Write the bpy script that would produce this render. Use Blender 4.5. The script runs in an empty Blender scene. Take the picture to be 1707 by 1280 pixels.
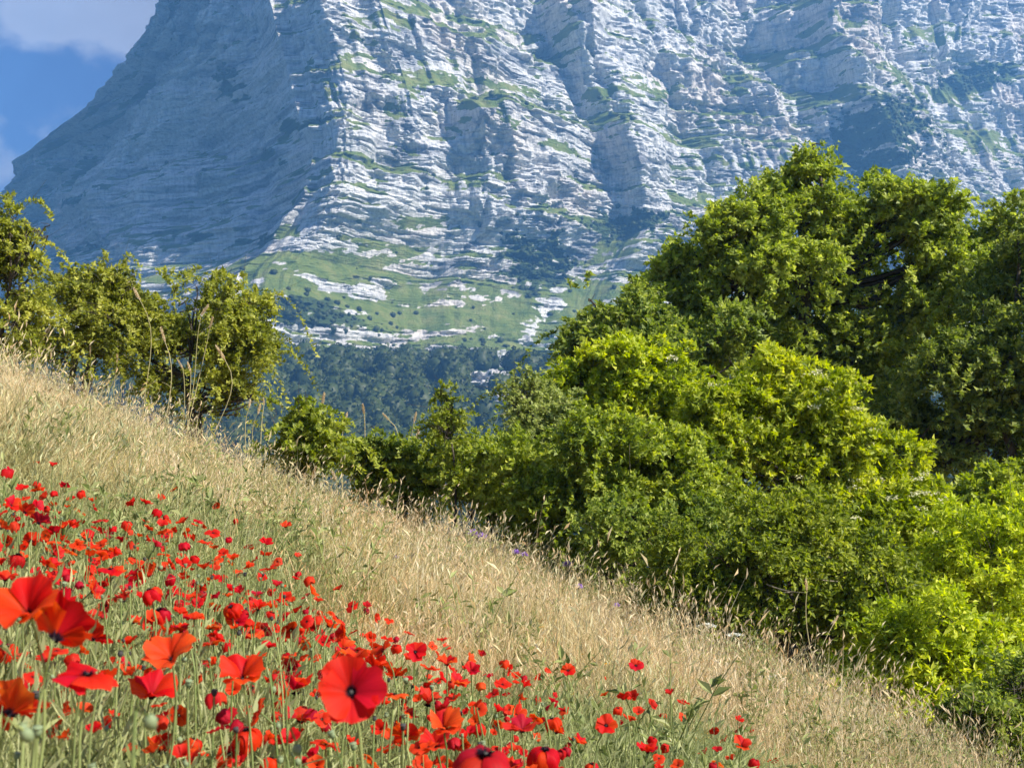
import bpy, math, random
import numpy as np

# ------------------------------------------------------------------ scene, camera, light
sc = bpy.context.scene
COL = sc.collection
R = math.radians
F = 2060.0                      # focal length in photograph pixels (1707 wide)
PITCH = math.atan(160 / F)
CAM_Z = 0.75
cam_d = bpy.data.cameras.new('camera')
cam = bpy.data.objects.new('camera', cam_d); COL.objects.link(cam)
cam.location = (0, 0, CAM_Z)
cam.rotation_euler = (math.pi / 2 + PITCH, 0, 0)
cam_d.sensor_width = 36; cam_d.sensor_fit = 'HORIZONTAL'
cam_d.lens = 36 * F / 1707
cam_d.dof.use_dof = True; cam_d.dof.focus_distance = 8.0; cam_d.dof.aperture_fstop = 14.0
cam_d.clip_start = 0.05; cam_d.clip_end = 20000
sc.camera = cam

SUN_AZ, SUN_EL = 117.0, 43.0    # azimuth clockwise from the view direction (+Y)
sd = np.array([math.sin(R(SUN_AZ)) * math.cos(R(SUN_EL)), math.cos(R(SUN_AZ)) * math.cos(R(SUN_EL)), math.sin(R(SUN_EL))])
sun_d = bpy.data.lights.new('sun', 'SUN'); sun_d.energy = 5.0; sun_d.angle = R(0.53); sun_d.color = (1.0, 0.94, 0.84)
sun = bpy.data.objects.new('sun', sun_d); COL.objects.link(sun)
from mathutils import Vector, Matrix
sun.rotation_euler = Vector(sd).to_track_quat('Z', 'Y').to_euler()

world = bpy.data.worlds.new('World'); sc.world = world; world.use_nodes = True
wn = world.node_tree; wn.nodes.clear()
def N(nt, t, **k):
    n = nt.nodes.new(t)
    for a, b in k.items(): setattr(n, a, b)
    return n
sky = N(wn, 'ShaderNodeTexSky', sky_type='NISHITA', sun_disc=False)
sky.sun_elevation = R(SUN_EL); sky.sun_rotation = R(SUN_AZ)
sky.altitude = 1500; sky.air_density = 1.0; sky.dust_density = 0.1; sky.ozone_density = 4.0
tc = N(wn, 'ShaderNodeTexCoord')
mp = N(wn, 'ShaderNodeMapping'); wn.links.new(tc.outputs['Generated'], mp.inputs[0])
mp.inputs['Location'].default_value = (-4.748, -2.801, 0.0); mp.inputs['Scale'].default_value = (1, 1, 1.5)
cn = N(wn, 'ShaderNodeTexNoise'); wn.links.new(mp.outputs[0], cn.inputs['Vector'])
cn.inputs['Scale'].default_value = 5.0; cn.inputs['Detail'].default_value = 8; cn.inputs['Roughness'].default_value = 0.5; cn.inputs['Distortion'].default_value = 0.1
cr = N(wn, 'ShaderNodeValToRGB'); wn.links.new(cn.outputs['Fac'], cr.inputs[0])
cr.color_ramp.interpolation = 'EASE'
cr.color_ramp.elements[0].position = 0.50; cr.color_ramp.elements[1].position = 0.57
cr.color_ramp.elements[0].color = (0, 0, 0, 1); cr.color_ramp.elements[1].color = (0.93, 0.93, 0.93, 1)
cc = N(wn, 'ShaderNodeValToRGB'); wn.links.new(cn.outputs['Fac'], cc.inputs[0])
cc.color_ramp.elements[0].position = 0.50; cc.color_ramp.elements[1].position = 0.8
cc.color_ramp.elements[0].color = (3.5, 3.65, 4.5, 1); cc.color_ramp.elements[1].color = (2.3, 2.45, 3.1, 1)
mx = N(wn, 'ShaderNodeMix', data_type='RGBA'); wn.links.new(cr.outputs[0], mx.inputs[0])
hs = N(wn, 'ShaderNodeHueSaturation'); hs.inputs['Saturation'].default_value = 1.12; hs.inputs['Hue'].default_value = 0.52; hs.inputs['Value'].default_value = 0.60; wn.links.new(sky.outputs[0], hs.inputs['Color'])
wn.links.new(hs.outputs[0], mx.inputs[6]); wn.links.new(cc.outputs[0], mx.inputs[7])
bg = N(wn, 'ShaderNodeBackground'); wn.links.new(mx.outputs[2], bg.inputs[0]); bg.inputs[1].default_value = 0.078
wo = N(wn, 'ShaderNodeOutputWorld'); wn.links.new(bg.outputs[0], wo.inputs[0])

sc.view_settings.view_transform = 'Standard'; sc.view_settings.look = 'None'
sc.view_settings.gamma = 1.0; sc.view_settings.use_curve_mapping = False
sc.view_settings.exposure = 1.3
cy = sc.cycles
cy.max_bounces = 4; cy.diffuse_bounces = 3; cy.glossy_bounces = 1; cy.transmission_bounces = 2
cy.transparent_max_bounces = 4; cy.volume_bounces = 0; cy.caustics_reflective = False; cy.caustics_refractive = False
cy.use_denoising = True
cy.use_adaptive_sampling = True; cy.adaptive_threshold = 0.025
sc.render.use_motion_blur = False

# ------------------------------------------------------------------ helpers
rng = np.random.default_rng(7)
random.seed(7)
SP, CP = math.sin(PITCH), math.cos(PITCH)
def ray(u, v):
    """direction of a photograph pixel, scaled to y = 1"""
    a = (np.asarray(u, float) - 853.5) / F; b = (640 - np.asarray(v, float)) / F
    y = CP - b * SP; z = SP + b * CP
    return a / y, z / y
def at(u, v, Y):
    a, b = ray(u, v)
    return np.array([a * Y, Y, CAM_Z + b * Y])
def proj(x, y, z):
    dz = z - CAM_Z
    dep = y * CP + dz * SP; up = -y * SP + dz * CP
    dep = np.maximum(dep, 1e-3)
    return 853.5 + F * x / dep, 640 - F * up / dep

_perm = np.random.default_rng(3).permutation(256); _perm = np.concatenate([_perm, _perm, _perm])
_grad = np.random.default_rng(4).normal(size=(256, 3)); _grad /= np.linalg.norm(_grad, axis=1)[:, None]
def perlin(x, y, z=0.0):
    x, y, z = np.broadcast_arrays(np.asarray(x, float), np.asarray(y, float), np.asarray(z, float))
    xi, yi, zi = np.floor(x).astype(int), np.floor(y).astype(int), np.floor(z).astype(int)
    xf, yf, zf = x - xi, y - yi, z - zi
    f = lambda t: t * t * t * (t * (t * 6 - 15) + 10)
    u, v, w = f(xf), f(yf), f(zf)
    out = 0
    for dx in (0, 1):
        wx = u if dx else 1 - u
        for dy in (0, 1):
            wy = v if dy else 1 - v
            for dz in (0, 1):
                wz = w if dz else 1 - w
                h = _perm[_perm[_perm[(xi + dx) & 255] + ((yi + dy) & 255)] + ((zi + dz) & 255)]
                g = _grad[h]
                out = out + wx * wy * wz * (g[..., 0] * (xf - dx) + g[..., 1] * (yf - dy) + g[..., 2] * (zf - dz))
    return out * 1.6
def fbm(x, y, z=0.0, o=4, g=0.5):
    s, a = 0, 1.0
    for k in range(o):
        s = s + a * perlin(x * 2**k + 17.3 * k, y * 2**k - 9.1 * k, z * 2**k if np.ndim(z) else z + k * 3.3); a *= g
    return s
def sst(a, b, x):
    t = np.clip((x - a) / (b - a), 0, 1); return t * t * (3 - 2 * t)

def mesh_np(name, verts, faces, mat=None, smooth=True, attrs=None):
    """faces: list of (n, k) integer arrays"""
    me = bpy.data.meshes.new(name)
    verts = np.asarray(verts, np.float32)
    if not isinstance(faces, (list, tuple)): faces = [faces]
    faces = [np.asarray(f) for f in faces if len(f)]
    me.vertices.add(len(verts)); me.vertices.foreach_set('co', verts.ravel())
    tot = sum(f.size for f in faces); nf = sum(len(f) for f in faces)
    me.loops.add(tot); me.polygons.add(nf)
    me.loops.foreach_set('vertex_index', np.concatenate([f.ravel() for f in faces]).astype(np.int32))
    lens = np.concatenate([np.full(len(f), f.shape[1]) for f in faces])
    me.polygons.foreach_set('loop_start', (np.cumsum(lens) - lens).astype(np.int32))
    me.polygons.foreach_set('use_smooth', np.full(nf, smooth))
    for k, v in (attrs or {}).items():
        a = me.attributes.new(k, 'FLOAT', 'POINT'); a.data.foreach_set('value', np.asarray(v, np.float32).ravel())
    me.update(calc_edges=True)
    if mat: me.materials.append(mat)
    return me
def obj(name, me, parent=None, loc=None, **props):
    o = bpy.data.objects.new(name, me); COL.objects.link(o)
    if parent is not None: o.parent = parent
    if loc is not None: o.location = loc
    for k, v in props.items(): o[k] = v
    return o
def thing(name, loc, label, cat, group=None):
    o = bpy.data.objects.new(name, None); COL.objects.link(o); o.location = loc
    o.empty_display_size = 0.1
    o['label'] = label; o['category'] = cat
    if group: o['group'] = group
    return o
def grid_faces(nr, nc):
    i = np.arange(nr * nc).reshape(nr, nc)
    return np.stack([i[:-1, :-1], i[:-1, 1:], i[1:, 1:], i[1:, :-1]], -1).reshape(-1, 4)

# ------------------------------------------------------------------ materials
def new_mat(name):
    m = bpy.data.materials.new(name); m.use_nodes = True
    nt = m.node_tree; nt.nodes.clear()
    return m, nt
def ramp(nt, src, stops, interp='LINEAR'):
    r = N(nt, 'ShaderNodeValToRGB'); r.color_ramp.interpolation = interp
    e = r.color_ramp.elements
    while len(e) < len(stops): e.new(0.5)
    for k, (p, c) in enumerate(stops):
        e[k].position = p; e[k].color = (*c, 1) if len(c) == 3 else c
    nt.links.new(src, r.inputs[0]); return r.outputs[0]
def noise_n(nt, scale, detail=4, rough=0.55, vec=None, dist=0.0):
    n = N(nt, 'ShaderNodeTexNoise'); n.inputs['Scale'].default_value = scale; n.inputs['Detail'].default_value = detail
    n.inputs['Roughness'].default_value = rough; n.inputs['Distortion'].default_value = dist
    if vec is not None: nt.links.new(vec, n.inputs['Vector'])
    return n.outputs['Fac']
def mixc(nt, fac, a, b, mode='MIX'):
    m = N(nt, 'ShaderNodeMix', data_type='RGBA', blend_type=mode)
    for s, k in ((fac, 0), (a, 6), (b, 7)):
        if isinstance(s, (int, float)): m.inputs[k].default_value = s
        elif isinstance(s, tuple): m.inputs[k].default_value = (*s, 1)
        else: nt.links.new(s, m.inputs[k])
    return m.outputs[2]
def attr(nt, name):
    a = N(nt, 'ShaderNodeAttribute'); a.attribute_name = name; return a.outputs['Fac']
def mathn(nt, op, a, b=0.0):
    m = N(nt, 'ShaderNodeMath', operation=op)
    for k, s in ((0, a), (1, b)):
        if isinstance(s, (int, float)): m.inputs[k].default_value = s
        else: nt.links.new(s, m.inputs[k])
    return m.outputs[0]
def out_surf(nt, sh):
    o = N(nt, 'ShaderNodeOutputMaterial'); nt.links.new(sh, o.inputs[0])
def princ(nt, col, rough=0.8, spec=0.2, bump=None, bstr=0.3, bdist=0.02):
    p = N(nt, 'ShaderNodeBsdfPrincipled')
    if isinstance(col, tuple): p.inputs['Base Color'].default_value = (*col, 1)
    else: nt.links.new(col, p.inputs['Base Color'])
    p.inputs['Roughness'].default_value = rough; p.inputs['Specular IOR Level'].default_value = spec
    if bump is not None:
        b = N(nt, 'ShaderNodeBump'); b.inputs['Strength'].default_value = bstr; b.inputs['Distance'].default_value = bdist
        nt.links.new(bump, b.inputs['Height']); nt.links.new(b.outputs[0], p.inputs['Normal'])
    return p.outputs[0]
def leafy(name, stops, transl=0.4, rough=0.5, spec=0.25, tattr='tint', tsat=1.15):
    """thin leaf / petal: reflecting and letting light through; colour by a per-leaf tint"""
    m, nt = new_mat(name)
    c = ramp(nt, attr(nt, tattr), stops)
    oi = N(nt, 'ShaderNodeObjectInfo')
    hv = N(nt, 'ShaderNodeHueSaturation'); nt.links.new(c, hv.inputs['Color'])
    nt.links.new(mathn(nt, 'ADD', mathn(nt, 'MULTIPLY', oi.outputs['Random'], 0.3), 0.85), hv.inputs['Value'])
    c = hv.outputs[0]
    p = princ(nt, c, rough, spec)
    t = N(nt, 'ShaderNodeBsdfTranslucent')
    h2 = N(nt, 'ShaderNodeHueSaturation'); nt.links.new(c, h2.inputs['Color']); h2.inputs['Saturation'].default_value = tsat; h2.inputs['Value'].default_value = 1.25
    nt.links.new(h2.outputs[0], t.inputs[0])
    x = N(nt, 'ShaderNodeMixShader'); x.inputs[0].default_value = transl
    nt.links.new(p, x.inputs[1]); nt.links.new(t.outputs[0], x.inputs[2]); out_surf(nt, x.outputs[0])
    return m
# ------------------------------------------------------------------ ground: hillside, valley, foot of the mountain
SX, SY = -0.380, -0.0265
_RT = np.array([-0.9, -0.414, -0.22, -0.10, 0.0, 0.09, 0.17, 0.22, 0.30, 0.41, 0.9])
_RY = np.array([17.0, 17.0, 18.0, 17.5, 17.5, 17.5, 15.0, 13.0, 13.0, 13.0, 13.0])
def far_ground(x, y):
    r = np.hypot(x, y)
    base = np.interp(r, [0, 150, 350, 700, 880, 1000, 3000], [-30, -40, -45, 18, 78, 90, 130])
    return base + 6 * fbm(x / 160, y / 160, 2.0, o=3)
def zg(x, y):
    x = np.asarray(x, float); y = np.asarray(y, float)
    near = SX * 35 * np.tanh(x / 35) + SY * np.clip(y, -60, 60)
    near = near + -0.22 * np.exp(-((x + 3.2) / 3.4)**2 - ((y - 18) / 6)**2) - 0.012 * np.clip(y - 8, 0, 12)
    near = near + 0.36 * np.exp(-((x - 1.9) / 2.4)**2 - ((y - 20) / 6)**2)
    near = near + 0.10 * fbm(x / 2.6, y / 2.6, 0.3, o=3) * sst(1.5, 5, y) + 0.02 * perlin(x / 0.4, y / 0.4, 5.0)
    yr = np.interp(x / np.maximum(y, 1.0), _RT, _RY)
    d = np.maximum(0, y - yr)
    drop = np.where(d < 7, 0.032 * d * d, 0.032 * 49 + 0.448 * (d - 7))
    near = near - drop
    k = sst(45, 130, np.hypot(x, y))
    return near * (1 - k) + far_ground(x, y) * k

rad = np.concatenate([[0.0], 0.35 * (3000 / 0.35) ** (np.linspace(0, 1, 189))])
angs = np.concatenate([np.linspace(-34, 34, 200), np.linspace(36, 324, 70)])
A, RR = np.meshgrid(np.radians(angs), rad)
gx, gy = RR * np.sin(A), RR * np.cos(A)
gz = zg(gx, gy)
nr, nc = gx.shape
ii = np.arange(nr * nc).reshape(nr, nc); jj = np.roll(ii, -1, axis=1)
gf = np.stack([ii[:-1], ii[1:], jj[1:], jj[:-1]], -1).reshape(-1, 4)
m_ground, nt = new_mat('dry_soil')
geo = N(nt, 'ShaderNodeNewGeometry')
c1 = ramp(nt, noise_n(nt, 1.7, 6, 0.6, geo.outputs['Position']), [(0.3, (0.16, 0.11, 0.055)), (0.5, (0.30, 0.215, 0.11)), (0.7, (0.38, 0.29, 0.16))])
c2 = ramp(nt, noise_n(nt, 0.02, 5, 0.6, geo.outputs['Position']), [(0.35, (0.035, 0.055, 0.018)), (0.65, (0.07, 0.10, 0.03))])
ln = N(nt, 'ShaderNodeVectorMath', operation='LENGTH'); nt.links.new(geo.outputs['Position'], ln.inputs[0])
far_f = ramp(nt, mathn(nt, 'DIVIDE', ln.outputs['Value'], 60.0), [(0.4, (0, 0, 0)), (0.9, (1, 1, 1))])
out_surf(nt, princ(nt, mixc(nt, far_f, c1, c2), 0.95, 0.05, noise_n(nt, 9, 6, 0.65, geo.outputs['Position']), 0.6, 0.05))
obj('ground', mesh_np('ground', np.stack([gx, gy, gz], -1).reshape(-1, 3), gf, m_ground), kind='structure')

# ------------------------------------------------------------------ the mountain
def prow_u(v): return np.interp(v, [-120, 0, 220, 330, 460, 560, 900], [430, 455, 520, 520, 415, 380, 330])
def edge_u(v): return np.interp(v, [-120, 0, 60, 150, 235, 315, 345, 520, 900], [330, 280, 255, 195, 120, 28, 16, -140, -420])
zr = np.concatenate([np.linspace(-15, 470, 375), np.linspace(470, 830, 175)[1:]])
Yb = np.interp(zr, [-15, 40, 100, 128, 165, 200, 225, 830], [885, 935, 985, 1000, 1062, 1112, 1130, 1400])
vz = 800 - (zr - CAM_Z) / Yb * F                     # photograph row of each level
xp = (prow_u(vz) - 853.5) / F * Yb
LK = 1.35                                            # the left face runs back in direction (-1, LK)
Yl = np.interp(zr, [-15, 100, 225, 830], [985, 1035, 1090, 1400])
wl = np.full_like(zr, 200.0)
for _ in range(40):
    ve = 800 - (zr - CAM_Z) / (Yl + LK * wl) * F
    q = (edge_u(ve) - 853.5) / F
    wl = 0.5 * wl + 0.5 * np.clip((xp - q * Yl) / (1 + LK * q), 30, 900)
nF, nL, nB = 640, 190, 16
s_f = np.linspace(0, 1180, nF)[1:]
tl = np.linspace(0, 1, nL)
cols_x, cols_y, nrm = [], [], []
for k in range(nB, 0, -1):                           # behind the edge: curls away out of sight
    a = k / nB
    cols_x.append(xp - wl + 260 * a * a); cols_y.append(Yl + LK * wl + 330 * a); nrm.append((-0.95, -0.3))
for t in tl[::-1]:
    bulge = 0.10 * np.sin(math.pi * t)
    cols_x.append(xp - wl * t - wl * bulge * 0.6); cols_y.append(Yb + (Yl - Yb) * sst(0.0, 0.3, t) + LK * wl * t - wl * bulge * 0.5)
    e = sst(0.0, 0.12, t); nrm.append((-0.75 * e - 0.1 * (1 - e), -0.66 * e - 0.99 * (1 - e)))
for s in s_f:
    cols_x.append(xp + s); cols_y.append(Yb + 0.55 * s - 0.00012 * s * s + 0 * xp); nrm.append((0.42, -0.91))
MX, MY = np.stack(cols_x, 1), np.stack(cols_y, 1)
nrm = np.array(nrm)
MZ = np.repeat(zr[:, None], MX.shape[1], 1)
S = np.concatenate([-np.linspace(1.2, 1, nB, endpoint=False), -tl[::-1], s_f / 500])  # <0: left face
arc = np.concatenate([-640 - np.linspace(120, 0, nB, endpoint=False), -640 * tl[::-1], s_f])[None, :] + 0 * MX
PU, PV = proj(MX, MY, MZ)
left = (S < 0)[None, :] & np.ones_like(MX, bool)

def ell(u, v, ru, rv, tilt=0.0):
    du, dv_ = PU - u, PV - v
    c, s_ = math.cos(R(tilt)), math.sin(R(tilt))
    a = (du * c + dv_ * s_) / ru; b = (-du * s_ + dv_ * c) / rv
    return np.exp(-(a * a + b * b) ** 1.5)
meadow = np.zeros_like(MX)
for e in [(610, 432, 130, 26, -10), (690, 522, 130, 22, 4), (830, 515, 75, 42, 10), (560, 500, 60, 16, 20), (690, 482, 60, 14, 0), (980, 505, 45, 60, 0),
          (1020, 420, 60, 25, -20), (600, 135, 40, 26, -20), (725, 155, 85, 24, -15), (650, 85, 60, 16, 10), (560, 178, 26, 24, 20), (830, 158, 75, 12, 4),
          (790, 212, 60, 9, 6), (765, 320, 85, 9, -4), (1080, 148, 55, 18, 10), (1230, 275, 120, 12, -4), (1490, 150, 55, 30, 30), (1600, 150, 90, 26, -12),
          (1650, 235, 80, 36, 0), (490, 397, 26, 18, 0), (660, 42, 60, 12, 5), (680, 198, 50, 20, -30), (850, 235, 40, 12, 20), (1010, 165, 60, 12, 0),
          (940, 265, 60, 12, 10), (1180, 330, 80, 10, -5), (700, 375, 70, 12, 0), (480, 470, 50, 24, 0), (1450, 240, 90, 45, 0), (1560, 60, 80, 16, 0), (1380, 70, 60, 10, 10),
          (1090, 235, 60, 8, 5), (890, 60, 40, 10, 0), (500, 235, 45, 12, 20), (760, 600, 60, 12, 0), (870, 600, 40, 20, 0)]:
    meadow = np.maximum(meadow, ell(*e))
dark_green = np.zeros_like(MX)
for e in [(395, 122, 34, 34, 10), (425, 395, 40, 18, 10), (320, 392, 60, 12, 0), (130, 318, 60, 6, -6), (490, 205, 40, 14, 10), (1430, 255, 75, 60, -20), (1620, 130, 70, 24, -10),
          (890, 440, 60, 50, 0), (520, 525, 70, 22, 0), (1040, 380, 60, 30, 0), (110, 410, 60, 10, 0), (460, 245, 26, 14, 20)]:
    dark_green = np.maximum(dark_green, ell(*e))

# bedding: ledges and risers, summed upward as a local change of slope
t_ = MZ + 10 * fbm(arc / 210, MZ / 300, 1.0, o=3) + 0.035 * arc
lay = 0.55 * perlin(arc / 420, t_ / 26, 2.0) + 0.58 * perlin(arc / 270, t_ / 11.5, 4.0) + 0.46 * perlin(arc / 160, t_ / 5.6, 6.0) + 0.22 * perlin(arc / 60, t_ / 3.0, 7.0)
led = sst(0.10, 0.32, lay)
amp = np.where(left, 2.7, 2.7) * (1 - 0.6 * meadow)
stepslope = amp * (led - led.mean(0, keepdims=True))
dzr = np.gradient(zr)[:, None]
dev = np.cumsum(stepslope * dzr, 0)
dev -= np.linspace(0, 1, len(zr))[:, None] * dev[-1][None, :]
# buttresses and gullies running down from the upper right
sh = arc - 0.55 * MZ
rid = 1 - np.abs(perlin(sh / 120, MZ / 420, 9.0)) * 2.2
rid2 = 1 - np.abs(perlin(sh / 52 + 0.2 * perlin(arc / 60, MZ / 60), MZ / 170, 11.0)) * 2.2
relief = 4 * (rid - 0.4) * (1 - 0.6 * meadow) + 4 * (rid2 - 0.4) * (1 - 0.8 * meadow)
relief = relief * np.where(left, 1.5, 1.0)
fold = perlin((arc + 0.5 * MZ) / 75, (MZ - 0.2 * arc) / 90, 71.0)
relief = relief + np.where(left, 24 * (1 - 2 * np.abs(fold)) - 8, 0)
relief = relief + (1 - 0.75 * meadow) * (4 - 9 * np.abs(perlin(sh / 62 + 0.3 * perlin(arc / 30, MZ / 40, 1.5), MZ / 170, 13.0)) - 4.5 * np.abs(perlin((sh + 9) / 24, MZ / 75, 14.0)) + 2.0 * fbm(arc / 30, MZ / 40, 13.5, o=2) + 1.8 * fbm(arc / 13, MZ / 15, 15.0, o=3, g=0.62))
relief = relief + (1 - 0.7 * meadow) * (1.2 - 3.2 * np.abs(perlin(arc / 8.5, MZ / 20, 17.0))) - (1 - meadow) * 2.6 * sst(0.1, 0.4, perlin(arc / 30, t_ / 3.0, 19.0))
# blocks: beds cut by upright joints, every block set a little forward or back
def blocks(cx, cz, seed):
    b_ = np.floor(t_ / cz + 0.25 * perlin(arc / (cx * 4), MZ / (cz * 5), seed)).astype(int)
    a_ = np.floor(arc / cx + 0.37 * (b_ * 7 % 5) + 0.5 * perlin(arc / (cx * 3), t_ / (cz * 1.5), seed + 1)).astype(int)
    h_ = _perm[(_perm[a_ & 255] + b_ * 13 + int(seed)) & 255]
    return h_ / 127.5 - 1
rough = sst(-0.5, 0.4, fbm(arc / 90, MZ / 70, 31.0, o=2))
relief = relief + (1 - 0.92 * meadow) * (3.0 * blocks(60, 15, 41.0) + (0.5 + 0.8 * rough) * (2.2 * blocks(30, 8, 43.0) + 1.4 * blocks(13, 4.2, 47.0) + 0.9 * blocks(6, 2.6, 53.0)))
def seg_d(p):
    best = np.full_like(MX, 1e9); side = np.zeros_like(MX)
    for (a, b), (c, d) in zip(p[:-1], p[1:]):
        ex, ey = c - a, d - b; L2 = ex * ex + ey * ey
        tt = np.clip(((PU - a) * ex + (PV - b) * ey) / L2, 0, 1)
        dd = np.hypot(PU - a - tt * ex, PV - b - tt * ey)
        best = np.minimum(best, dd)
    return best
jit = 1 + 0.5 * perlin(arc / 22, MZ / 22, 21.0)
for pts, w, dep in [([(975, 0), (900, 110), (760, 215), (680, 262), (625, 345)], 34, 26), ([(650, 215), (640, 270), (630, 300)], 34, 22),
                    ([(1320, -20), (1235, 110), (1160, 210), (1125, 290)], 34, 26), ([(935, 345), (932, 440), (918, 530), (885, 605)], 14, 9),
                    ([(1005, 95), (990, 150)], 34, 20), ([(930, 285), (850, 305)], 40, 18), ([(1520, 40), (1430, 190), (1385, 290)], 40, 24),
                    ([(822, 330), (800, 400)], 24, 16), ([(905, -10), (880, 70)], 40, 22), ([(1640, 20), (1560, 170)], 36, 18),
                    ([(455, 150), (430, 240), (440, 340)], 30, 20), ([(235, 205), (215, 250), (260, 280)], 26, 14), ([(335, 60), (300, 180), (330, 330)], 22, 10),
                    ([(540, 0), (520, 60), (510, 110)], 16, 12), ([(1060, 0), (1010, 100)], 30, 14), ([(500, 560), (470, 620)], 30, 10)]:
    relief = relief - 0.62 * dep * np.exp(-(seg_d(pts) / (w * jit * 0.8)) ** 1.25)
# a rib of rock to the right of each of the two great gullies, and the sunlit prow
for pts, w, dep in [([(820, 215), (700, 300), (640, 350)], 26, 14), ([(1260, 170), (1180, 260)], 26, 14), ([(470, 0), (540, 200), (545, 330)], 40, 10), ([(1440, 200), (1400, 300)], 28, 12)]:
    relief = relief + dep * np.exp(-(seg_d(pts) / (w * jit)) ** 2)
edge_fade = np.where(left & (S[None, :] < -1), 0.5, 1.0)
MX2 = MX + nrm[None, :, 0] * relief * edge_fade
MY2 = MY + nrm[None, :, 1] * relief * edge_fade + dev
MX2 = MX2 + np.where(left, -0.3 * dev * 0.5, 0)
# slope of the finished surface -> where turf can hold
gy_ = np.gradient(MY2, zr, axis=0); gx_ = np.gradient(MX2, zr, axis=0)
lean = np.where(left, 0.75 * gx_ + 0.66 * gy_, gy_)
k = np.ones(5) / 5
lean_s = np.apply_along_axis(lambda c: np.convolve(c, k, 'same'), 0, lean)
nz = lean_s / np.sqrt(1 + lean_s**2)
gn = fbm(arc / 26, MZ / 13, 23.0, o=4, g=0.6)
turf = sst(0.52, 0.74, nz + 0.22 * gn + np.where(left, -0.12, -0.03)) * 0.85
turf = np.maximum(turf, sst(0.36, 0.56, meadow * 0.80 + 0.66 * gn + 0.42 * fbm(arc / 9, MZ / 5, 25.0, o=3) + np.where(nz < 0.25, -0.28, 0.06)))
dkg = sst(0.25, 0.75, dark_green * np.where(left, 0.62, 0.95) + 0.6 * gn + 0.4 * fbm(arc / 9, MZ / 6, 33.0, o=3)) * sst(0.05, 0.3, dark_green)
turf = np.maximum(turf, dkg)
bed = 0.5 + 0.42 * perlin(arc / 300, t_ / 9, 61.0) + 0.34 * perlin(arc / 160, t_ / 4.2, 63.0) + 0.3 * fbm(arc / 45, MZ / 60, 65.0, o=3)
crack = sst(0.10, 0.02, np.abs(perlin(sh / 34 + 0.25 * perlin(arc / 15, MZ / 15, 3.0), MZ / 120, 67.0))) * sst(-0.2, 0.3, perlin(arc / 70, MZ / 70, 69.0))
bed = np.clip(bed - 0.45 * crack, 0, 1)
stain = sst(-0.1, 0.6, fbm(arc / 110, MZ / 130, 27.0, o=3))
m_rock, nt = new_mat('limestone_cliff')
geo = N(nt, 'ShaderNodeNewGeometry')
mp_ = N(nt, 'ShaderNodeMapping'); nt.links.new(geo.outputs['Position'], mp_.inputs[0]); mp_.inputs['Scale'].default_value = (0.06, 0.06, 0.5)
mp2 = N(nt, 'ShaderNodeMapping'); nt.links.new(geo.outputs['Position'], mp2.inputs[0]); mp2.inputs['Scale'].default_value = (0.35, 0.35, 0.05)
b1 = noise_n(nt, 1.0, 6, 0.65, mp_.outputs[0], 0.4); b2 = noise_n(nt, 1.0, 5, 0.6, mp2.outputs[0])
rk = ramp(nt, b1, [(0.30, (0.20, 0.205, 0.22)), (0.38, (0.50, 0.495, 0.49)), (0.47, (0.78, 0.765, 0.73)), (0.8, (0.84, 0.825, 0.79))])
rk = mixc(nt, 1.0, rk, ramp(nt, b2, [(0.32, (0.52, 0.55, 0.60)), (0.56, (1, 1, 1))]), 'MULTIPLY')
rk = mixc(nt, 1.0, rk, ramp(nt, attr(nt, 'bed'), [(0.12, (0.44, 0.46, 0.50)), (0.36, (0.94, 0.94, 0.94)), (0.75, (1, 1, 1))]), 'MULTIPLY')
rk = mixc(nt, mathn(nt, 'MULTIPLY', attr(nt, 'stain'), 0.5), rk, mixc(nt, 1.0, rk, (1.0, 0.86, 0.74), 'MULTIPLY'))
gcol = ramp(nt, noise_n(nt, 0.05, 6, 0.65, geo.outputs['Position']), [(0.3, (0.075, 0.12, 0.022)), (0.5, (0.16, 0.205, 0.045)), (0.72, (0.26, 0.26, 0.09))])
gcol = mixc(nt, attr(nt, 'scrub'), gcol, (0.06, 0.09, 0.03))
tf = mathn(nt, 'ADD', attr(nt, 'turf'), mathn(nt, 'MULTIPLY', mathn(nt, 'SUBTRACT', noise_n(nt, 0.35, 5, 0.7, geo.outputs['Position']), 0.5), 0.9))
tfm = ramp(nt, tf, [(0.38, (0, 0, 0)), (0.56, (1, 1, 1))])
colr = mixc(nt, tfm, rk, gcol)
hgt = mathn(nt, 'ADD', mathn(nt, 'MULTIPLY', b1, 1.2), mathn(nt, 'ADD', noise_n(nt, 0.4, 6, 0.7, geo.outputs['Position']), mathn(nt, 'MULTIPLY', b2, 0.6)))
out_surf(nt, princ(nt, colr, 0.95, 0.05, hgt, 0.9, 3.0))
nr, nc = MX.shape
obj('mountain', mesh_np('mountain', np.stack([MX2, MY2, MZ], -1).reshape(-1, 3), grid_faces(nr, nc), m_rock, False,
    {'turf': turf, 'stain': stain, 'scrub': dkg, 'bed': bed}), kind='structure')

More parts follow.
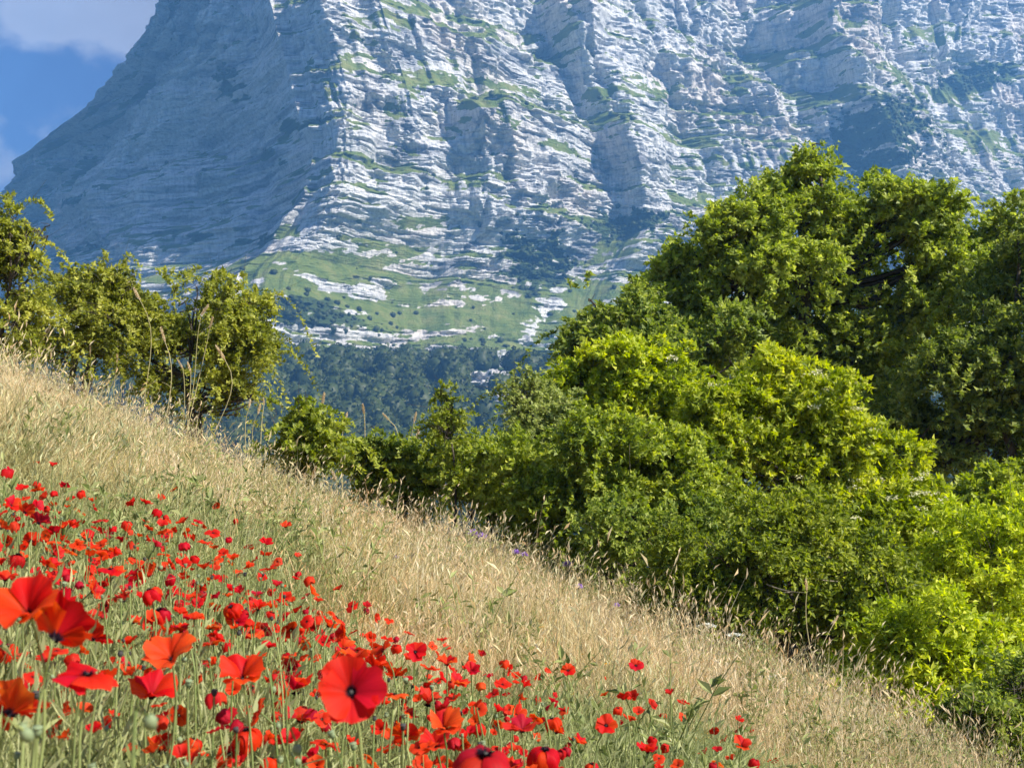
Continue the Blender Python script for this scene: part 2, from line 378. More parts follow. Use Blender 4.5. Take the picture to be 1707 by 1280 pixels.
# ------------------------------------------------------------------ the air between
hv_, hf_ = [], []
bx0, bx1, by0, by1, bz0, bz1 = -3100, 3100, -3100, 3100, -90, 870
for z_ in (bz0, bz1):
    for (x_, y_) in ((bx0, by0), (bx1, by0), (bx1, by1), (bx0, by1)): hv_.append((x_, y_, z_))
hf_ = [(3, 2, 1, 0), (4, 5, 6, 7), (0, 1, 5, 4), (1, 2, 6, 5), (2, 3, 7, 6), (3, 0, 4, 7)]
m_haze, nt = new_mat('air')
pv = N(nt, 'ShaderNodeVolumePrincipled'); pv.inputs['Color'].default_value = (0.16, 0.46, 1.0, 1); pv.inputs['Density'].default_value = HAZE if 'HAZE' in globals() else 0.00031
pv.inputs['Anisotropy'].default_value = 0.1
o_ = N(nt, 'ShaderNodeOutputMaterial'); nt.links.new(pv.outputs[0], o_.inputs['Volume'])
obj('haze', mesh_np('haze', hv_, np.array(hf_), m_haze, False), kind='stuff')
# ------------------------------------------------------------------ foliage
def norm(a): return a / np.maximum(np.linalg.norm(a, axis=-1, keepdims=True), 1e-9)
def rdir(r, n): return norm(r.normal(size=(n, 3)))
def leaves_mesh(pos, dirs, nrm_, L, W, tint, fold=0.25):
    """one folded four-cornered leaf per row"""
    side = norm(np.cross(dirs, nrm_)); up = norm(np.cross(side, dirs))
    L = L[:, None]; W = W[:, None]
    b = pos; t = pos + dirs * L - up * L * 0.12
    m = pos + dirs * L * 0.48
    l = m + side * W * 0.5 + up * W * fold; r = m - side * W * 0.5 + up * W * fold
    n = len(pos)
    v = np.stack([b, l, t, r], 1).reshape(-1, 3)
    i = np.arange(n)[:, None] * 4
    f = np.concatenate([i + np.array([[0, 2, 1]]), i + np.array([[0, 3, 2]])])
    return v, f, np.repeat(tint, 4)
def small_leaves(pos, dirs, nrm_, L, W, tint):
    """far leaves: one pointed three-cornered leaf per row"""
    side = norm(np.cross(dirs, nrm_)); L = L[:, None]; W = W[:, None]
    v = np.stack([pos + side * W * 0.5, pos - side * W * 0.5 + dirs * L * 0.25, pos + dirs * L], 1).reshape(-1, 3)
    return v, np.arange(len(pos) * 3).reshape(-1, 3), np.repeat(tint, 3)
def tubes(paths, radii, sides=5):
    """paths: list of (k,3) arrays, radii: list of (k,) arrays -> verts, faces"""
    V, Fq, off = [], [], 0
    a = np.arange(sides) / sides * 2 * math.pi
    for p, r in zip(paths, radii):
        p = np.asarray(p, float); k = len(p)
        tg = norm(np.gradient(p, axis=0))
        ref = np.where(np.abs(tg[:, 2:3]) > 0.9, np.array([[1.0, 0, 0]]), np.array([[0, 0, 1.0]]))
        n1 = norm(np.cross(tg, ref)); n2 = np.cross(tg, n1)
        ring = p[:, None] + np.asarray(r)[:, None, None] * (np.cos(a)[None, :, None] * n1[:, None] + np.sin(a)[None, :, None] * n2[:, None])
        V.append(ring.reshape(-1, 3))
        i = np.arange(k * sides).reshape(k, sides) + off; j = np.roll(i, -1, 1)
        Fq.append(np.stack([i[:-1], j[:-1], j[1:], i[1:]], -1).reshape(-1, 4)); off += k * sides
    return np.concatenate(V), np.concatenate(Fq)
def curve3(a, b, c, n):
    t = np.linspace(0, 1, n)[:, None]
    return (1 - t)**2 * a + 2 * t * (1 - t) * b + t**2 * c

m_bark, nt = new_mat('bark')
geo = N(nt, 'ShaderNodeNewGeometry')
bn = noise_n(nt, 14, 5, 0.65, geo.outputs['Position'])
out_surf(nt, princ(nt, ramp(nt, bn, [(0.3, (0.035, 0.028, 0.02)), (0.7, (0.13, 0.11, 0.085))]), 0.9, 0.1, bn, 0.6, 0.02))
m_twig, nt = new_mat('grey_twig')
out_surf(nt, princ(nt, (0.30, 0.26, 0.20), 0.9, 0.1))
def greens(name, dark, mid, light, tr=0.42):
    k = lambda c: c
    return leafy(name, [(0.0, k(dark)), (0.5, k(mid)), (1.0, k(light))], tr + 0.06)
G_TREE = greens('tree_leaf', (0.10, 0.145, 0.03), (0.29, 0.36, 0.055), (0.56, 0.60, 0.13))
G_DARK = greens('dark_tree_leaf', (0.08, 0.125, 0.03), (0.23, 0.30, 0.052), (0.50, 0.55, 0.13))
G_BRIGHT = greens('bright_leaf', (0.13, 0.19, 0.02), (0.40, 0.48, 0.035), (0.72, 0.73, 0.11), 0.45)
G_HAW = greens('hawthorn_leaf', (0.085, 0.125, 0.02), (0.27, 0.335, 0.045), (0.54, 0.57, 0.10))
G_OLIVE = greens('olive_leaf', (0.12, 0.145, 0.026), (0.32, 0.35, 0.055), (0.58, 0.57, 0.12))
G_GREY = greens('greyish_leaf', (0.13, 0.165, 0.05), (0.31, 0.36, 0.10), (0.48, 0.52, 0.18))
m_bloom = leafy('cream_blossom', [(0, (0.60, 0.58, 0.32)), (1, (0.80, 0.78, 0.56))], 0.25)

def woody(name, label, cat, lobes, depth, base_uv, leaf=0.055, dens=1.0, mat=G_HAW, seed=1, trunk=0.10, stems=1, shoots=0, group=None,
          bloom=0, part='crown', per=14, twig=0.3, dep_sp=0.8, hollow=0.35, wide=0.55, arch=0.0, skirt=0.8, dead=0, gap=-0.10):
    """a tree or shrub from lobes given as photograph pixels (u, v, radius[, extra depth]) at one distance"""
    r = np.random.default_rng(seed)
    C, Q = [], []
    for lb in lobes:
        u, v, pr = lb[:3]; ex = lb[3] if len(lb) > 3 else 0.0
        rad_ = pr * depth / F
        Y = depth + ex + r.uniform(-dep_sp, dep_sp) * rad_
        C.append(at(u, v, Y)); Q.append(rad_)
    C = np.array(C); Q = np.array(Q)
    if skirt:                                        # foliage carried down towards the ground
        for c, q_ in zip(list(C), list(Q)):
            zgr = float(zg(c[0], c[1])); low = c[2] - q_ * 0.8 - zgr
            if low > 0.15 and r.random() < skirt:
                z_ = c[2] - q_ * 0.7 - min(low, q_) * 0.5
                C = np.vstack([C, [c[0] + r.uniform(-0.4, 0.4) * q_, c[1] + r.uniform(-0.3, 0.3) * q_, z_]]); Q = np.append(Q, q_ * r.uniform(0.6, 0.85))
    for i_ in range(len(C)):                         # fill between neighbours so that the crown reads as one mass
        dd = np.linalg.norm(C - C[i_], axis=1); dd[i_] = 1e9; j_ = int(np.argsort(dd)[r.integers(0, 3) % (len(C) - 1)])
        if dd[j_] < 2.2 * (Q[i_] + Q[j_]):
            C = np.vstack([C, (C[i_] + C[j_]) / 2 + r.normal(0, 0.25, 3) * Q[i_]]); Q = np.append(Q, 0.5 * (Q[i_] + Q[j_]) * r.uniform(0.6, 0.95))
    nl = len(C)
    for c, q_ in zip(list(C), list(Q)):              # smaller billows riding on every lobe
        for _ in range(5):
            e = rdir(r, 1)[0]; e[2] = e[2] * 0.8 + 0.15
            C = np.vstack([C, c + e * q_ * r.uniform(0.7, 1.2)]); Q = np.append(Q, q_ * r.uniform(0.18, 0.5))
    Q[:nl] *= 0.86
    bx, by_ = (base_uv - 853.5) / F * depth, depth
    base = np.array([bx, by_, zg(bx, by_) - 0.05])
    root = thing(name, base, label, cat, group)
    # twigs through the shell of every lobe
    area = Q**2
    fine = depth > 14.5
    if fine: leaf, per = leaf * 0.84, int(per * 1.9)
    nt_ = int(dens * 103 * area.sum() / (twig * 0.30))
    li = r.choice(len(Q), nt_, p=area / area.sum())
    d = rdir(r, nt_); d[:, 2] = np.where((d[:, 2] < -0.35) & (r.random(nt_) < 0.7), -d[:, 2], d[:, 2])
    lump = 1 + 0.5 * perlin(d[:, 0] * 2.1 + li * 3.7, d[:, 1] * 2.1, d[:, 2] * 2.1 + seed) + 0.16 * perlin(d[:, 0] * 5 + li, d[:, 1] * 5, d[:, 2] * 5)
    rr = Q[li] * lump * (hollow + (1 - hollow) * r.random(nt_) ** 0.45)
    o = C[li] + d * rr[:, None]
    # gaps: whole patches without leaves
    keep = perlin(o[:, 0] / (0.32 + 0.02 * depth), o[:, 1] / (0.32 + 0.02 * depth), o[:, 2] / (0.26 + 0.016 * depth) + seed) > gap
    keep &= o[:, 2] > zg(o[:, 0], o[:, 1]) + 0.03
    o, d, li = o[keep], d[keep], li[keep]; nt_ = len(o)
    td = norm(d * 0.8 + rdir(r, nt_) * 0.75 + np.array([0, 0, 0.28 - arch]))
    tl_ = twig * r.uniform(0.5, 1.25, nt_)
    if shoots:
        k = r.choice(nt_, min(int(shoots * 2.2), nt_), replace=False)
        out_ = (o[k] - C[li[k]]); far = np.linalg.norm(out_, axis=1) > 0.75 * Q[li[k]]
        k = k[far]; tl_[k] *= r.uniform(1.6, 4.2, len(k)); td[k] = norm(d[k] + np.array([0, 0, 0.5]) + 0.3 * rdir(r, len(k)))
    per_n = np.maximum(3, (per * tl_ / twig)).astype(int)
    ti = np.repeat(np.arange(nt_), per_n); n = len(ti)
    f_ = r.random(n) ** 0.8
    pos = o[ti] + td[ti] * (tl_[ti] * f_)[:, None] + rdir(r, n) * (0.10 * twig)
    pos[:, 2] -= (0.25 + arch) * tl_[ti] * f_**2 * (tl_[ti] / twig)
    ld = norm(td[ti] * 0.55 + rdir(r, n) * 0.85 + np.array([0, 0, -0.05]))
    ln = norm(rdir(r, n) * 0.75 + np.array([0.10, -0.05, 0.75]) + d[ti] * 0.35)
    L = leaf * 1.16 * r.uniform(0.5, 1.45, n)
    clump = perlin(o[:, 0] / 0.5, o[:, 1] / 0.5, o[:, 2] / 0.5 + 3)
    tint = np.clip(0.40 + 0.40 * clump[ti] + 0.30 * f_ * 0.6 + r.normal(0, 0.2, n), 0, 1)
    v, f, t = (small_leaves(pos - base, ld, ln, L, L * (wide + 0.2) * r.uniform(0.8, 1.2, n), tint) if fine else
               leaves_mesh(pos - base, ld, ln, L, L * wide * r.uniform(0.8, 1.2, n), tint))
    cr_ = obj(part, mesh_np(part, v, f, mat, False, {'tint': t}), root)
    cr_['kind'] = 'stuff'
    # stems, limbs to the lobes, thin branches to the twigs
    P, RD = [], []
    for s in range(stems):
        top = C[np.argmin(C[:, 2] * 0 + np.linalg.norm(C - C.mean(0) - np.array([0, 0, -Q.mean()]) + r.normal(0, Q.mean() * 0.8, 3), axis=1))]
        b0 = base + np.array([r.uniform(-1, 1), r.uniform(-1, 1), 0]) * trunk * (0 if stems == 1 else 2.2)
        b0[2] = zg(b0[0], b0[1]) - 0.08
        mid = b0 * 0.45 + top * 0.55 + r.normal(0, 0.10, 3) * np.linalg.norm(top - b0) * np.array([1, 1, 0.3])
        P.append(curve3(b0, mid, top, 9) + r.normal(0, trunk * 0.14, (9, 3))); RD.append(np.linspace(trunk, trunk * 0.45, 9))
    tv, tf_ = tubes([p - base for p in P], RD, 8)
    tr_ = obj('trunk' if cat == 'tree' else 'stem', mesh_np('trunk', tv, tf_, m_bark), root)
    P2, R2 = [], []
    for c, q_ in zip(C[:nl], Q[:nl]):
        al = np.concatenate([q2[4:] for q2 in P]); a = al[np.argmin(np.linalg.norm(al - c, axis=1) + r.uniform(0, 0.3, len(al)) * q_)]
        mid = (a + c) / 2 + r.normal(0, 0.10, 3) * np.linalg.norm(c - a) + np.array([0, 0, -0.08]) * np.linalg.norm(c - a)
        P2.append(curve3(a, mid, c, 7)); R2.append(np.linspace(trunk * 0.5, trunk * 0.22, 7))
        P2.append(curve3(c, c + r.normal(0, 0.15, 3), c + rdir(r, 1)[0] * q_ * 0.8 + np.array([0, 0, q_ * 0.4]), 5)); R2.append(np.linspace(trunk * 0.22, trunk * 0.05, 5))
    k = r.choice(nt_, min(nt_, 450), replace=False)
    for i in k:
        c = C[li[i]]; a = c + (o[i] - c) * 0.25 + r.normal(0, 0.05, 3); b = o[i] + td[i] * tl_[i] * 0.8
        b[2] -= 0.16 * tl_[i]
        P2.append(curve3(a, o[i] * 0.6 + a * 0.4 + r.normal(0, 0.05, 3), b, 4)); w_ = max(0.005, trunk * 0.08); R2.append(np.linspace(w_, w_ * 0.35, 4))
    bv, bf = tubes([p - base for p in P2], R2, 3)
    b_ = obj('branches', mesh_np('branches', bv, bf, m_bark), tr_); b_['kind'] = 'stuff'
    if dead:                                         # bleached dead twigs poking out of the lower side
        P3, R3 = [], []
        for _ in range(dead):
            i = r.integers(nl); c = C[i] + rdir(r, 1)[0] * Q[i] * 0.5; e = norm(np.array([r.normal(0, 1), -abs(r.normal(0.8, 0.5)), r.normal(-0.1, 0.5)])); ln_ = r.uniform(0.5, 1.3) * Q[i]
            b = c + e * (Q[i] * 0.5 + ln_); P3.append(curve3(c, (c + b) / 2 + r.normal(0, 0.12, 3) * ln_, b, 6)); R3.append(np.linspace(0.007, 0.0025, 6))
        dv2, df2 = tubes([p - base for p in P3], R3, 4)
        d_ = obj('dead_twigs', mesh_np('dead_twigs', dv2, df2, m_twig), tr_); d_['kind'] = 'stuff'
    if bloom:                                       # flat clusters of small cream flowers on the outer shoots
        out_ = np.linalg.norm(o - C[li], axis=1) / Q[li]
        cand = np.where((out_ > 0.8) & (d[:, 2] > -0.1) & (d[:, 0] - d[:, 1] > -0.2))[0]
        cand = r.choice(cand, min(bloom, len(cand)), replace=False)
        nb = 30; ti2 = np.repeat(cand, nb); n2 = len(ti2)
        a = r.uniform(0, 2 * math.pi, n2); q2 = np.sqrt(r.random(n2)) * 0.095
        bp = o[ti2] + td[ti2] * (tl_[ti2])[:, None] + np.stack([np.cos(a) * q2, np.sin(a) * q2, r.uniform(-0.02, 0.02, n2) - q2 * 0.3], -1)
        v, f, t = leaves_mesh(bp - base, norm(rdir(r, n2) + np.array([0, 0, 0.2])), norm(rdir(r, n2) * 0.5 + np.array([0, 0, 1])), np.full(n2, 0.036), np.full(n2, 0.03), r.random(n2))
        bl = obj('blossom', mesh_np('blossom', v, f, m_bloom, False, {'tint': t}), cr_); bl['kind'] = 'stuff'
    return root

# trees
woody('broadleaf_tree', 'tall broad tree with rounded leafy crown and a thin sprig at its top', 'tree',
      [(1362, 262, 26), (1345, 310, 40), (1330, 375, 66), (1200, 400, 52), (1262, 400, 72), (1440, 385, 72), (1500, 350, 40), (1545, 372, 62), (1125, 480, 64), (1160, 440, 50),
       (1220, 500, 92), (1345, 490, 108), (1470, 490, 105), (1590, 430, 60), (1590, 510, 70), (1120, 555, 62, -0.5), (1240, 590, 80), (1400, 610, 105), (1520, 610, 95), (1640, 400, 44), (1450, 700, 80), (1080, 520, 44), (1065, 480, 24), (1290, 350, 34), (1480, 330, 24), (1600, 365, 30)],
      27.0, 1330, leaf=0.10, dens=0.5, gap=-0.02, mat=G_TREE, seed=11, skirt=0.0, trunk=0.17, stems=3, shoots=120, per=15, twig=0.42, hollow=0.35, wide=0.6)
woody('broadleaf_tree', 'dark leaning tree with bare dark trunk behind the blossoming shrub', 'tree',
      [(1700, 415, 60), (1690, 520, 80), (1640, 610, 80), (1700, 650, 80), (1590, 690, 75), (1540, 740, 55), (1640, 740, 70), (1710, 760, 60), (1500, 690, 60), (1480, 760, 50), (1740, 560, 90)],
      24.0, 1700, leaf=0.095, dens=0.42, gap=-0.02, mat=G_DARK, seed=12, skirt=0.3, trunk=0.16, stems=2, shoots=60, per=13, twig=0.4, hollow=0.35)
woody('small_tree', 'small bushy tree with a thin pointed sprig, leaves coloured dark for the shaded underside of the tall tree', 'tree',  # dark leaf colour stands in for shade under the tall crown
      [(982, 498, 16), (990, 535, 24), (1010, 575, 44), (1060, 560, 50), (1080, 600, 60), (1150, 610, 66), (970, 590, 30), (1200, 570, 50)],
      25.0, 1060, leaf=0.105, dens=0.8, mat=G_DARK, seed=13, trunk=0.09, stems=2, shoots=60, per=13, twig=0.34)
# shrubs of the right-hand thicket
woody('elder_shrub', 'big bright green shrub dotted with creamy flower clusters', 'shrub',
      [(1300, 645, 40), (1250, 680, 62), (1335, 690, 66), (1195, 690, 50), (1385, 745, 66), (1440, 800, 70), (1495, 850, 72), (1540, 900, 64), (1290, 770, 80), (1380, 830, 85), (1450, 900, 80), (1210, 780, 70), (1545, 960, 60), (1470, 980, 70)],
      17.5, 1400, leaf=0.085, dens=0.95, mat=G_BRIGHT, seed=21, trunk=0.06, stems=5, shoots=140, bloom=170, twig=0.3, wide=0.42)
woody('leafy_shrub', 'rounded bright shrub standing behind the hedge beside the small dark tree', 'shrub',
      [(1000, 615, 44), (1060, 620, 46), (1120, 640, 50), (965, 670, 48), (1040, 690, 70), (1130, 710, 70), (930, 730, 50), (1090, 760, 70)],
      20.0, 1040, leaf=0.085, dens=0.85, mat=G_BRIGHT, seed=22, trunk=0.05, stems=4, shoots=110, twig=0.3)
woody('hawthorn_shrub', 'low spreading thorn shrub with dark hollow underneath at the edge of the dry grass', 'shrub',
      [(1270, 890, 66), (1340, 880, 62), (1200, 930, 70), (1270, 970, 80), (1360, 950, 80), (1140, 950, 50), (1440, 960, 64), (1210, 1000, 52), (1310, 1015, 52), (1400, 1020, 56), (1465, 1050, 50), (1120, 985, 34), (1235, 1035, 30), (1480, 1000, 60)],
      12.3, 1360, leaf=0.05, dens=0.95, mat=G_HAW, seed=23, dead=22, skirt=0.0, trunk=0.045, stems=7, shoots=170, twig=0.22, hollow=0.5, arch=0.12)
woody('hawthorn_shrub', 'dense thorn shrub between the low spreading shrub and the short hedge', 'shrub',
      [(960, 770, 66), (1030, 790, 76), (1100, 800, 64), (930, 840, 56), (1000, 870, 60), (1070, 870, 56), (880, 800, 50), (1130, 850, 50), (900, 870, 40), (1160, 780, 50)],
      15.5, 1040, leaf=0.06, dens=0.9, mat=G_HAW, seed=24, dead=30, trunk=0.045, stems=6, shoots=130, twig=0.24, hollow=0.45)
woody('hawthorn_shrub', 'short clipped-looking thorn shrub at the end of the hedge by tall grass ears', 'shrub',
      [(800, 780, 46), (850, 770, 40), (830, 820, 46), (770, 800, 40), (860, 840, 40), (780, 850, 34)],
      17.0, 815, leaf=0.06, dens=1.0, mat=G_HAW, seed=25, dead=14, trunk=0.04, stems=4, shoots=60, twig=0.22)
woody('hawthorn_shrub', 'low thorn shrub on the crest with dry grass in front and forest behind', 'shrub',
      [(600, 758, 28), (640, 765, 36), (690, 775, 40), (735, 780, 36), (665, 800, 32), (715, 815, 34)],
      17.5, 665, leaf=0.06, dens=1.05, mat=G_HAW, seed=26, dead=10, trunk=0.035, stems=4, shoots=60, twig=0.2)
woody('small_bush', 'small pale-tipped bush alone on the crest of the dry slope', 'bush',
      [(460, 712, 26), (495, 715, 32), (525, 728, 26), (475, 745, 30), (510, 752, 28), (445, 735, 18)],
      15.0, 488, leaf=0.06, dens=1.1, mat=G_HAW, seed=27, trunk=0.03, stems=4, shoots=50, twig=0.2)
woody('thin_sapling', 'thin upright sapling rising above the hedge before the forest', 'sapling',
      [(745, 655, 9), (750, 690, 13), (756, 725, 18), (738, 715, 10)],
      16.5, 752, leaf=0.05, dens=0.55, mat=G_HAW, seed=28, trunk=0.02, stems=1, shoots=20, twig=0.2)
woody('sparse_shrub', 'sparse grey-green twiggy shrub before the pale scree', 'shrub',
      [(860, 650, 22), (885, 640, 18), (880, 690, 34), (915, 690, 34), (905, 735, 40), (865, 730, 30)],
      18.5, 890, leaf=0.055, dens=0.42, mat=G_GREY, seed=29, dead=40, trunk=0.03, stems=4, shoots=40, twig=0.26)
woody('leafy_shrub', 'glowing yellow-green shrub low on the slope below the blossoming shrub', 'shrub',
      [(1500, 1075, 60), (1560, 1060, 60), (1540, 1130, 66), (1600, 1110, 60), (1470, 1120, 40), (1500, 1160, 44), (1580, 1180, 50), (1440, 1150, 26)],
      11.0, 1530, leaf=0.055, dens=1.0, mat=G_BRIGHT, seed=30, trunk=0.035, stems=5, shoots=90, twig=0.2, wide=0.45)
woody('leafy_shrub', 'large bright shrub with fine leaves under the dark leaning tree', 'shrub',
      [(1600, 970, 66), (1660, 940, 70), (1700, 900, 56), (1640, 1030, 66), (1700, 1020, 70), (1670, 1090, 60), (1720, 1100, 60), (1590, 1040, 50)],
      13.5, 1670, leaf=0.06, dens=0.95, mat=G_BRIGHT, seed=31, trunk=0.04, stems=5, shoots=90, twig=0.22, wide=0.42)
woody('low_bush', 'dull green low bush with twiggy edge at the foot of the large bright shrub', 'bush',
      [(1650, 1175, 44), (1700, 1160, 50), (1610, 1200, 30), (1670, 1220, 40), (1720, 1215, 40)],
      9.5, 1670, leaf=0.045, dens=1.0, mat=G_DARK, seed=32, trunk=0.02, stems=5, shoots=60, twig=0.18)
woody('leafy_shrub', 'light green shrub filling the gap below the dark bare trunk', 'shrub',
      [(1610, 850, 52), (1670, 850, 46), (1710, 830, 50), (1600, 900, 44), (1650, 900, 50), (1570, 860, 34)],
      19.0, 1640, leaf=0.085, dens=0.85, mat=G_HAW, seed=33, trunk=0.04, stems=4, shoots=60, twig=0.28)
woody('filler_shrub', 'dark filler shrub added in the hollow behind the low spreading thorn shrub', 'shrub',  # added dark shrub; blocks blue valley haze so the hollow reads shaded
      [(1130, 960, 40), (1180, 1010, 50), (1250, 1060, 50), (1320, 1090, 50), (1400, 1110, 50), (1300, 1020, 60), (1080, 900, 40), (1020, 880, 40), (1450, 1130, 40), (1190, 905, 46, 0.8), (1230, 940, 50, 0.8), (1150, 890, 40, 0.8)],
      14.0, 1280, leaf=0.055, dens=0.8, mat=G_DARK, seed=34, trunk=0.03, stems=6, shoots=20, twig=0.22)
# thorn bushes on the skyline of the slope
woody('hawthorn_bush', 'olive green hawthorn bush with arching branches behind three tall grass stalks', 'bush',
      [(330, 490, 36), (300, 520, 50), (365, 520, 50), (260, 560, 46), (330, 570, 64), (395, 560, 46), (420, 600, 40), (290, 610, 46), (370, 625, 50), (425, 640, 26), (430, 500, 14), (440, 530, 14), (250, 600, 30), (235, 540, 30), (215, 580, 28), (300, 650, 26), (400, 660, 24), (345, 655, 26)],
      21.5, 335, leaf=0.068, dens=0.46, gap=0.02, mat=G_OLIVE, seed=41, dead=20, skirt=0.7, trunk=0.06, stems=4, shoots=150, twig=0.3, arch=0.1)
woody('hawthorn_bush', 'loose yellowish hawthorn bush with gaps between its arching branches', 'bush',
      [(190, 460, 28), (150, 480, 34), (215, 490, 22), (110, 500, 36), (160, 530, 46), (90, 555, 44), (200, 550, 36), (60, 590, 30), (140, 575, 30), (225, 460, 14)],
      20.5, 130, leaf=0.066, dens=0.42, gap=0.05, mat=G_OLIVE, seed=42, dead=20, skirt=0.5, trunk=0.05, stems=4, shoots=150, twig=0.3, arch=0.15)
woody('hawthorn_bush', 'tall ragged hawthorn with upright top against the clouds', 'bush',
      [(22, 365, 18), (10, 400, 34), (50, 385, 18), (75, 378, 12), (20, 430, 40), (10, 480, 44), (40, 500, 34), (20, 545, 40), (-20, 430, 40), (-15, 560, 40)],
      18.5, 5, leaf=0.064, dens=0.42, gap=0.05, mat=G_OLIVE, seed=43, skirt=0.5, trunk=0.05, stems=3, shoots=120, twig=0.28)

# ------------------------------------------------------------------ scattered stuff: one object each, small models set out on points
def scatter(name, label, pts, rot, scl, idx, models):
    src = bpy.data.collections.new(name + '_models')
    for k, me in enumerate(models):
        src.objects.link(bpy.data.objects.new(f'{name}_model_{k:02d}', me))
    me = bpy.data.meshes.new(name); me.vertices.add(len(pts)); me.vertices.foreach_set('co', np.asarray(pts, np.float32).ravel())
    for nm, ty, key, dat in (('rot', 'FLOAT_VECTOR', 'vector', rot), ('scl', 'FLOAT_VECTOR', 'vector', scl), ('pick', 'INT', 'value', idx)):
        a = me.attributes.new(nm, ty, 'POINT'); a.data.foreach_set(key, np.asarray(dat, np.int32 if ty == 'INT' else np.float32).ravel())
    o = obj(name, me); o['kind'] = 'stuff'; o['label'] = label
    g = bpy.data.node_groups.new(name, 'GeometryNodeTree')
    g.interface.new_socket('Geometry', in_out='INPUT', socket_type='NodeSocketGeometry')
    g.interface.new_socket('Geometry', in_out='OUTPUT', socket_type='NodeSocketGeometry')
    gi, go = N(g, 'NodeGroupInput'), N(g, 'NodeGroupOutput')
    ip = N(g, 'GeometryNodeInstanceOnPoints'); ci = N(g, 'GeometryNodeCollectionInfo')
    ci.inputs['Collection'].default_value = src; ci.inputs['Separate Children'].default_value = True; ci.inputs['Reset Children'].default_value = True
    def na(n, t):
        a = N(g, 'GeometryNodeInputNamedAttribute', data_type=t); a.inputs['Name'].default_value = n; return a.outputs['Attribute']
    g.links.new(gi.outputs[0], ip.inputs['Points']); g.links.new(ci.outputs[0], ip.inputs['Instance'])
    ip.inputs['Pick Instance'].default_value = True
    g.links.new(na('pick', 'INT'), ip.inputs['Instance Index'])
    er = N(g, 'FunctionNodeEulerToRotation'); g.links.new(na('rot', 'FLOAT_VECTOR'), er.inputs[0])
    g.links.new(er.outputs[0], ip.inputs['Rotation']); g.links.new(na('scl', 'FLOAT_VECTOR'), ip.inputs['Scale'])
    g.links.new(ip.outputs[0], go.inputs[0])
    md = o.modifiers.new('scatter', 'NODES'); md.node_group = g
    return o

# far trees on the lower slopes and scrub on the ledges
def far_crown(seed, n=90, tall=1.0, ls=0.17):
    """a lumpy rounded crown with ragged leaf sprays round it"""
    r = np.random.default_rng(seed); a, b = 14, 9
    th = np.arange(a) / a * 2 * math.pi; ph = np.linspace(0.02, math.pi * 0.9, b)
    T, P_ = np.meshgrid(th, ph)
    def sh_(d): return (1 + 0.34 * perlin(d[..., 0] * 1.7 + seed, d[..., 1] * 1.7, d[..., 2] * 1.7) + 0.2 * perlin(d[..., 0] * 4 + seed, d[..., 1] * 4, d[..., 2] * 4))
    D = np.stack([np.sin(P_) * np.cos(T), np.sin(P_) * np.sin(T), np.cos(P_)], -1)
    sz = np.array([0.47, 0.47, 0.52 * tall])
    bv = (D * sh_(D)[..., None] * sz).reshape(-1, 3); bv[:, 2] += 0.45 * tall
    i = np.arange(a * b).reshape(b, a); j = np.roll(i, -1, 1); bf = np.stack([i[:-1], i[1:], j[1:], j[:-1]], -1).reshape(-1, 4)
    d = rdir(r, n); d[:, 2] = np.abs(d[:, 2]) * 1.1 - 0.2; d = norm(d)
    p = d * (sh_(d) * r.uniform(0.92, 1.1, n))[:, None] * sz; p[:, 2] += 0.45 * tall
    L = ls * r.uniform(0.6, 1.3, n)
    v, f, t = leaves_mesh(p, norm(rdir(r, n) + d * 0.4), norm(d * 1.6 + 0.35 * rdir(r, n)), L, L * 0.8, np.clip(r.normal(0.5, 0.25, n), 0, 1))
    return np.concatenate([bv, v]), [bf, f + len(bv)], np.concatenate([np.full(len(bv), 0.4), t])
G_FAR = leafy('far_leaf', [(0, (0.02, 0.035, 0.008)), (0.5, (0.055, 0.078, 0.014)), (1, (0.115, 0.13, 0.028))], 0.25)
far_models = []
for k in range(6):
    v, f, t = far_crown(60 + k, tall=(1.0, 1.15, 0.9, 1.25, 1.0, 0.8)[k]); far_models.append(mesh_np('far_crown', v, f, G_FAR, True, {'tint': t}))
r = np.random.default_rng(77)
n = 4200
fy = r.uniform(420, 960, n); fx = r.uniform(-0.52, 0.52, n) * fy
fz = zg(fx, fy); fu, fv = proj(fx, fy, fz)
ok = ~((fu > 780) & (fu < 890) & (fv > 618) & (fv < 700) & (r.random(n) < 0.8))
ok &= perlin(fx / 40, fy / 40, 8.0) > -0.45
fx, fy, fz = fx[ok], fy[ok], fz[ok]; n = len(fx)
s_ = r.uniform(10, 18, n)
scatter('distant_wood', 'dark green forest covering the valley slope under the cliffs', np.stack([fx, fy, fz - 0.5], -1), np.stack([0 * fx, 0 * fx, r.uniform(0, 6.28, n)], -1),
        np.repeat(s_[:, None], 3, 1), r.integers(0, 6, n), far_models)
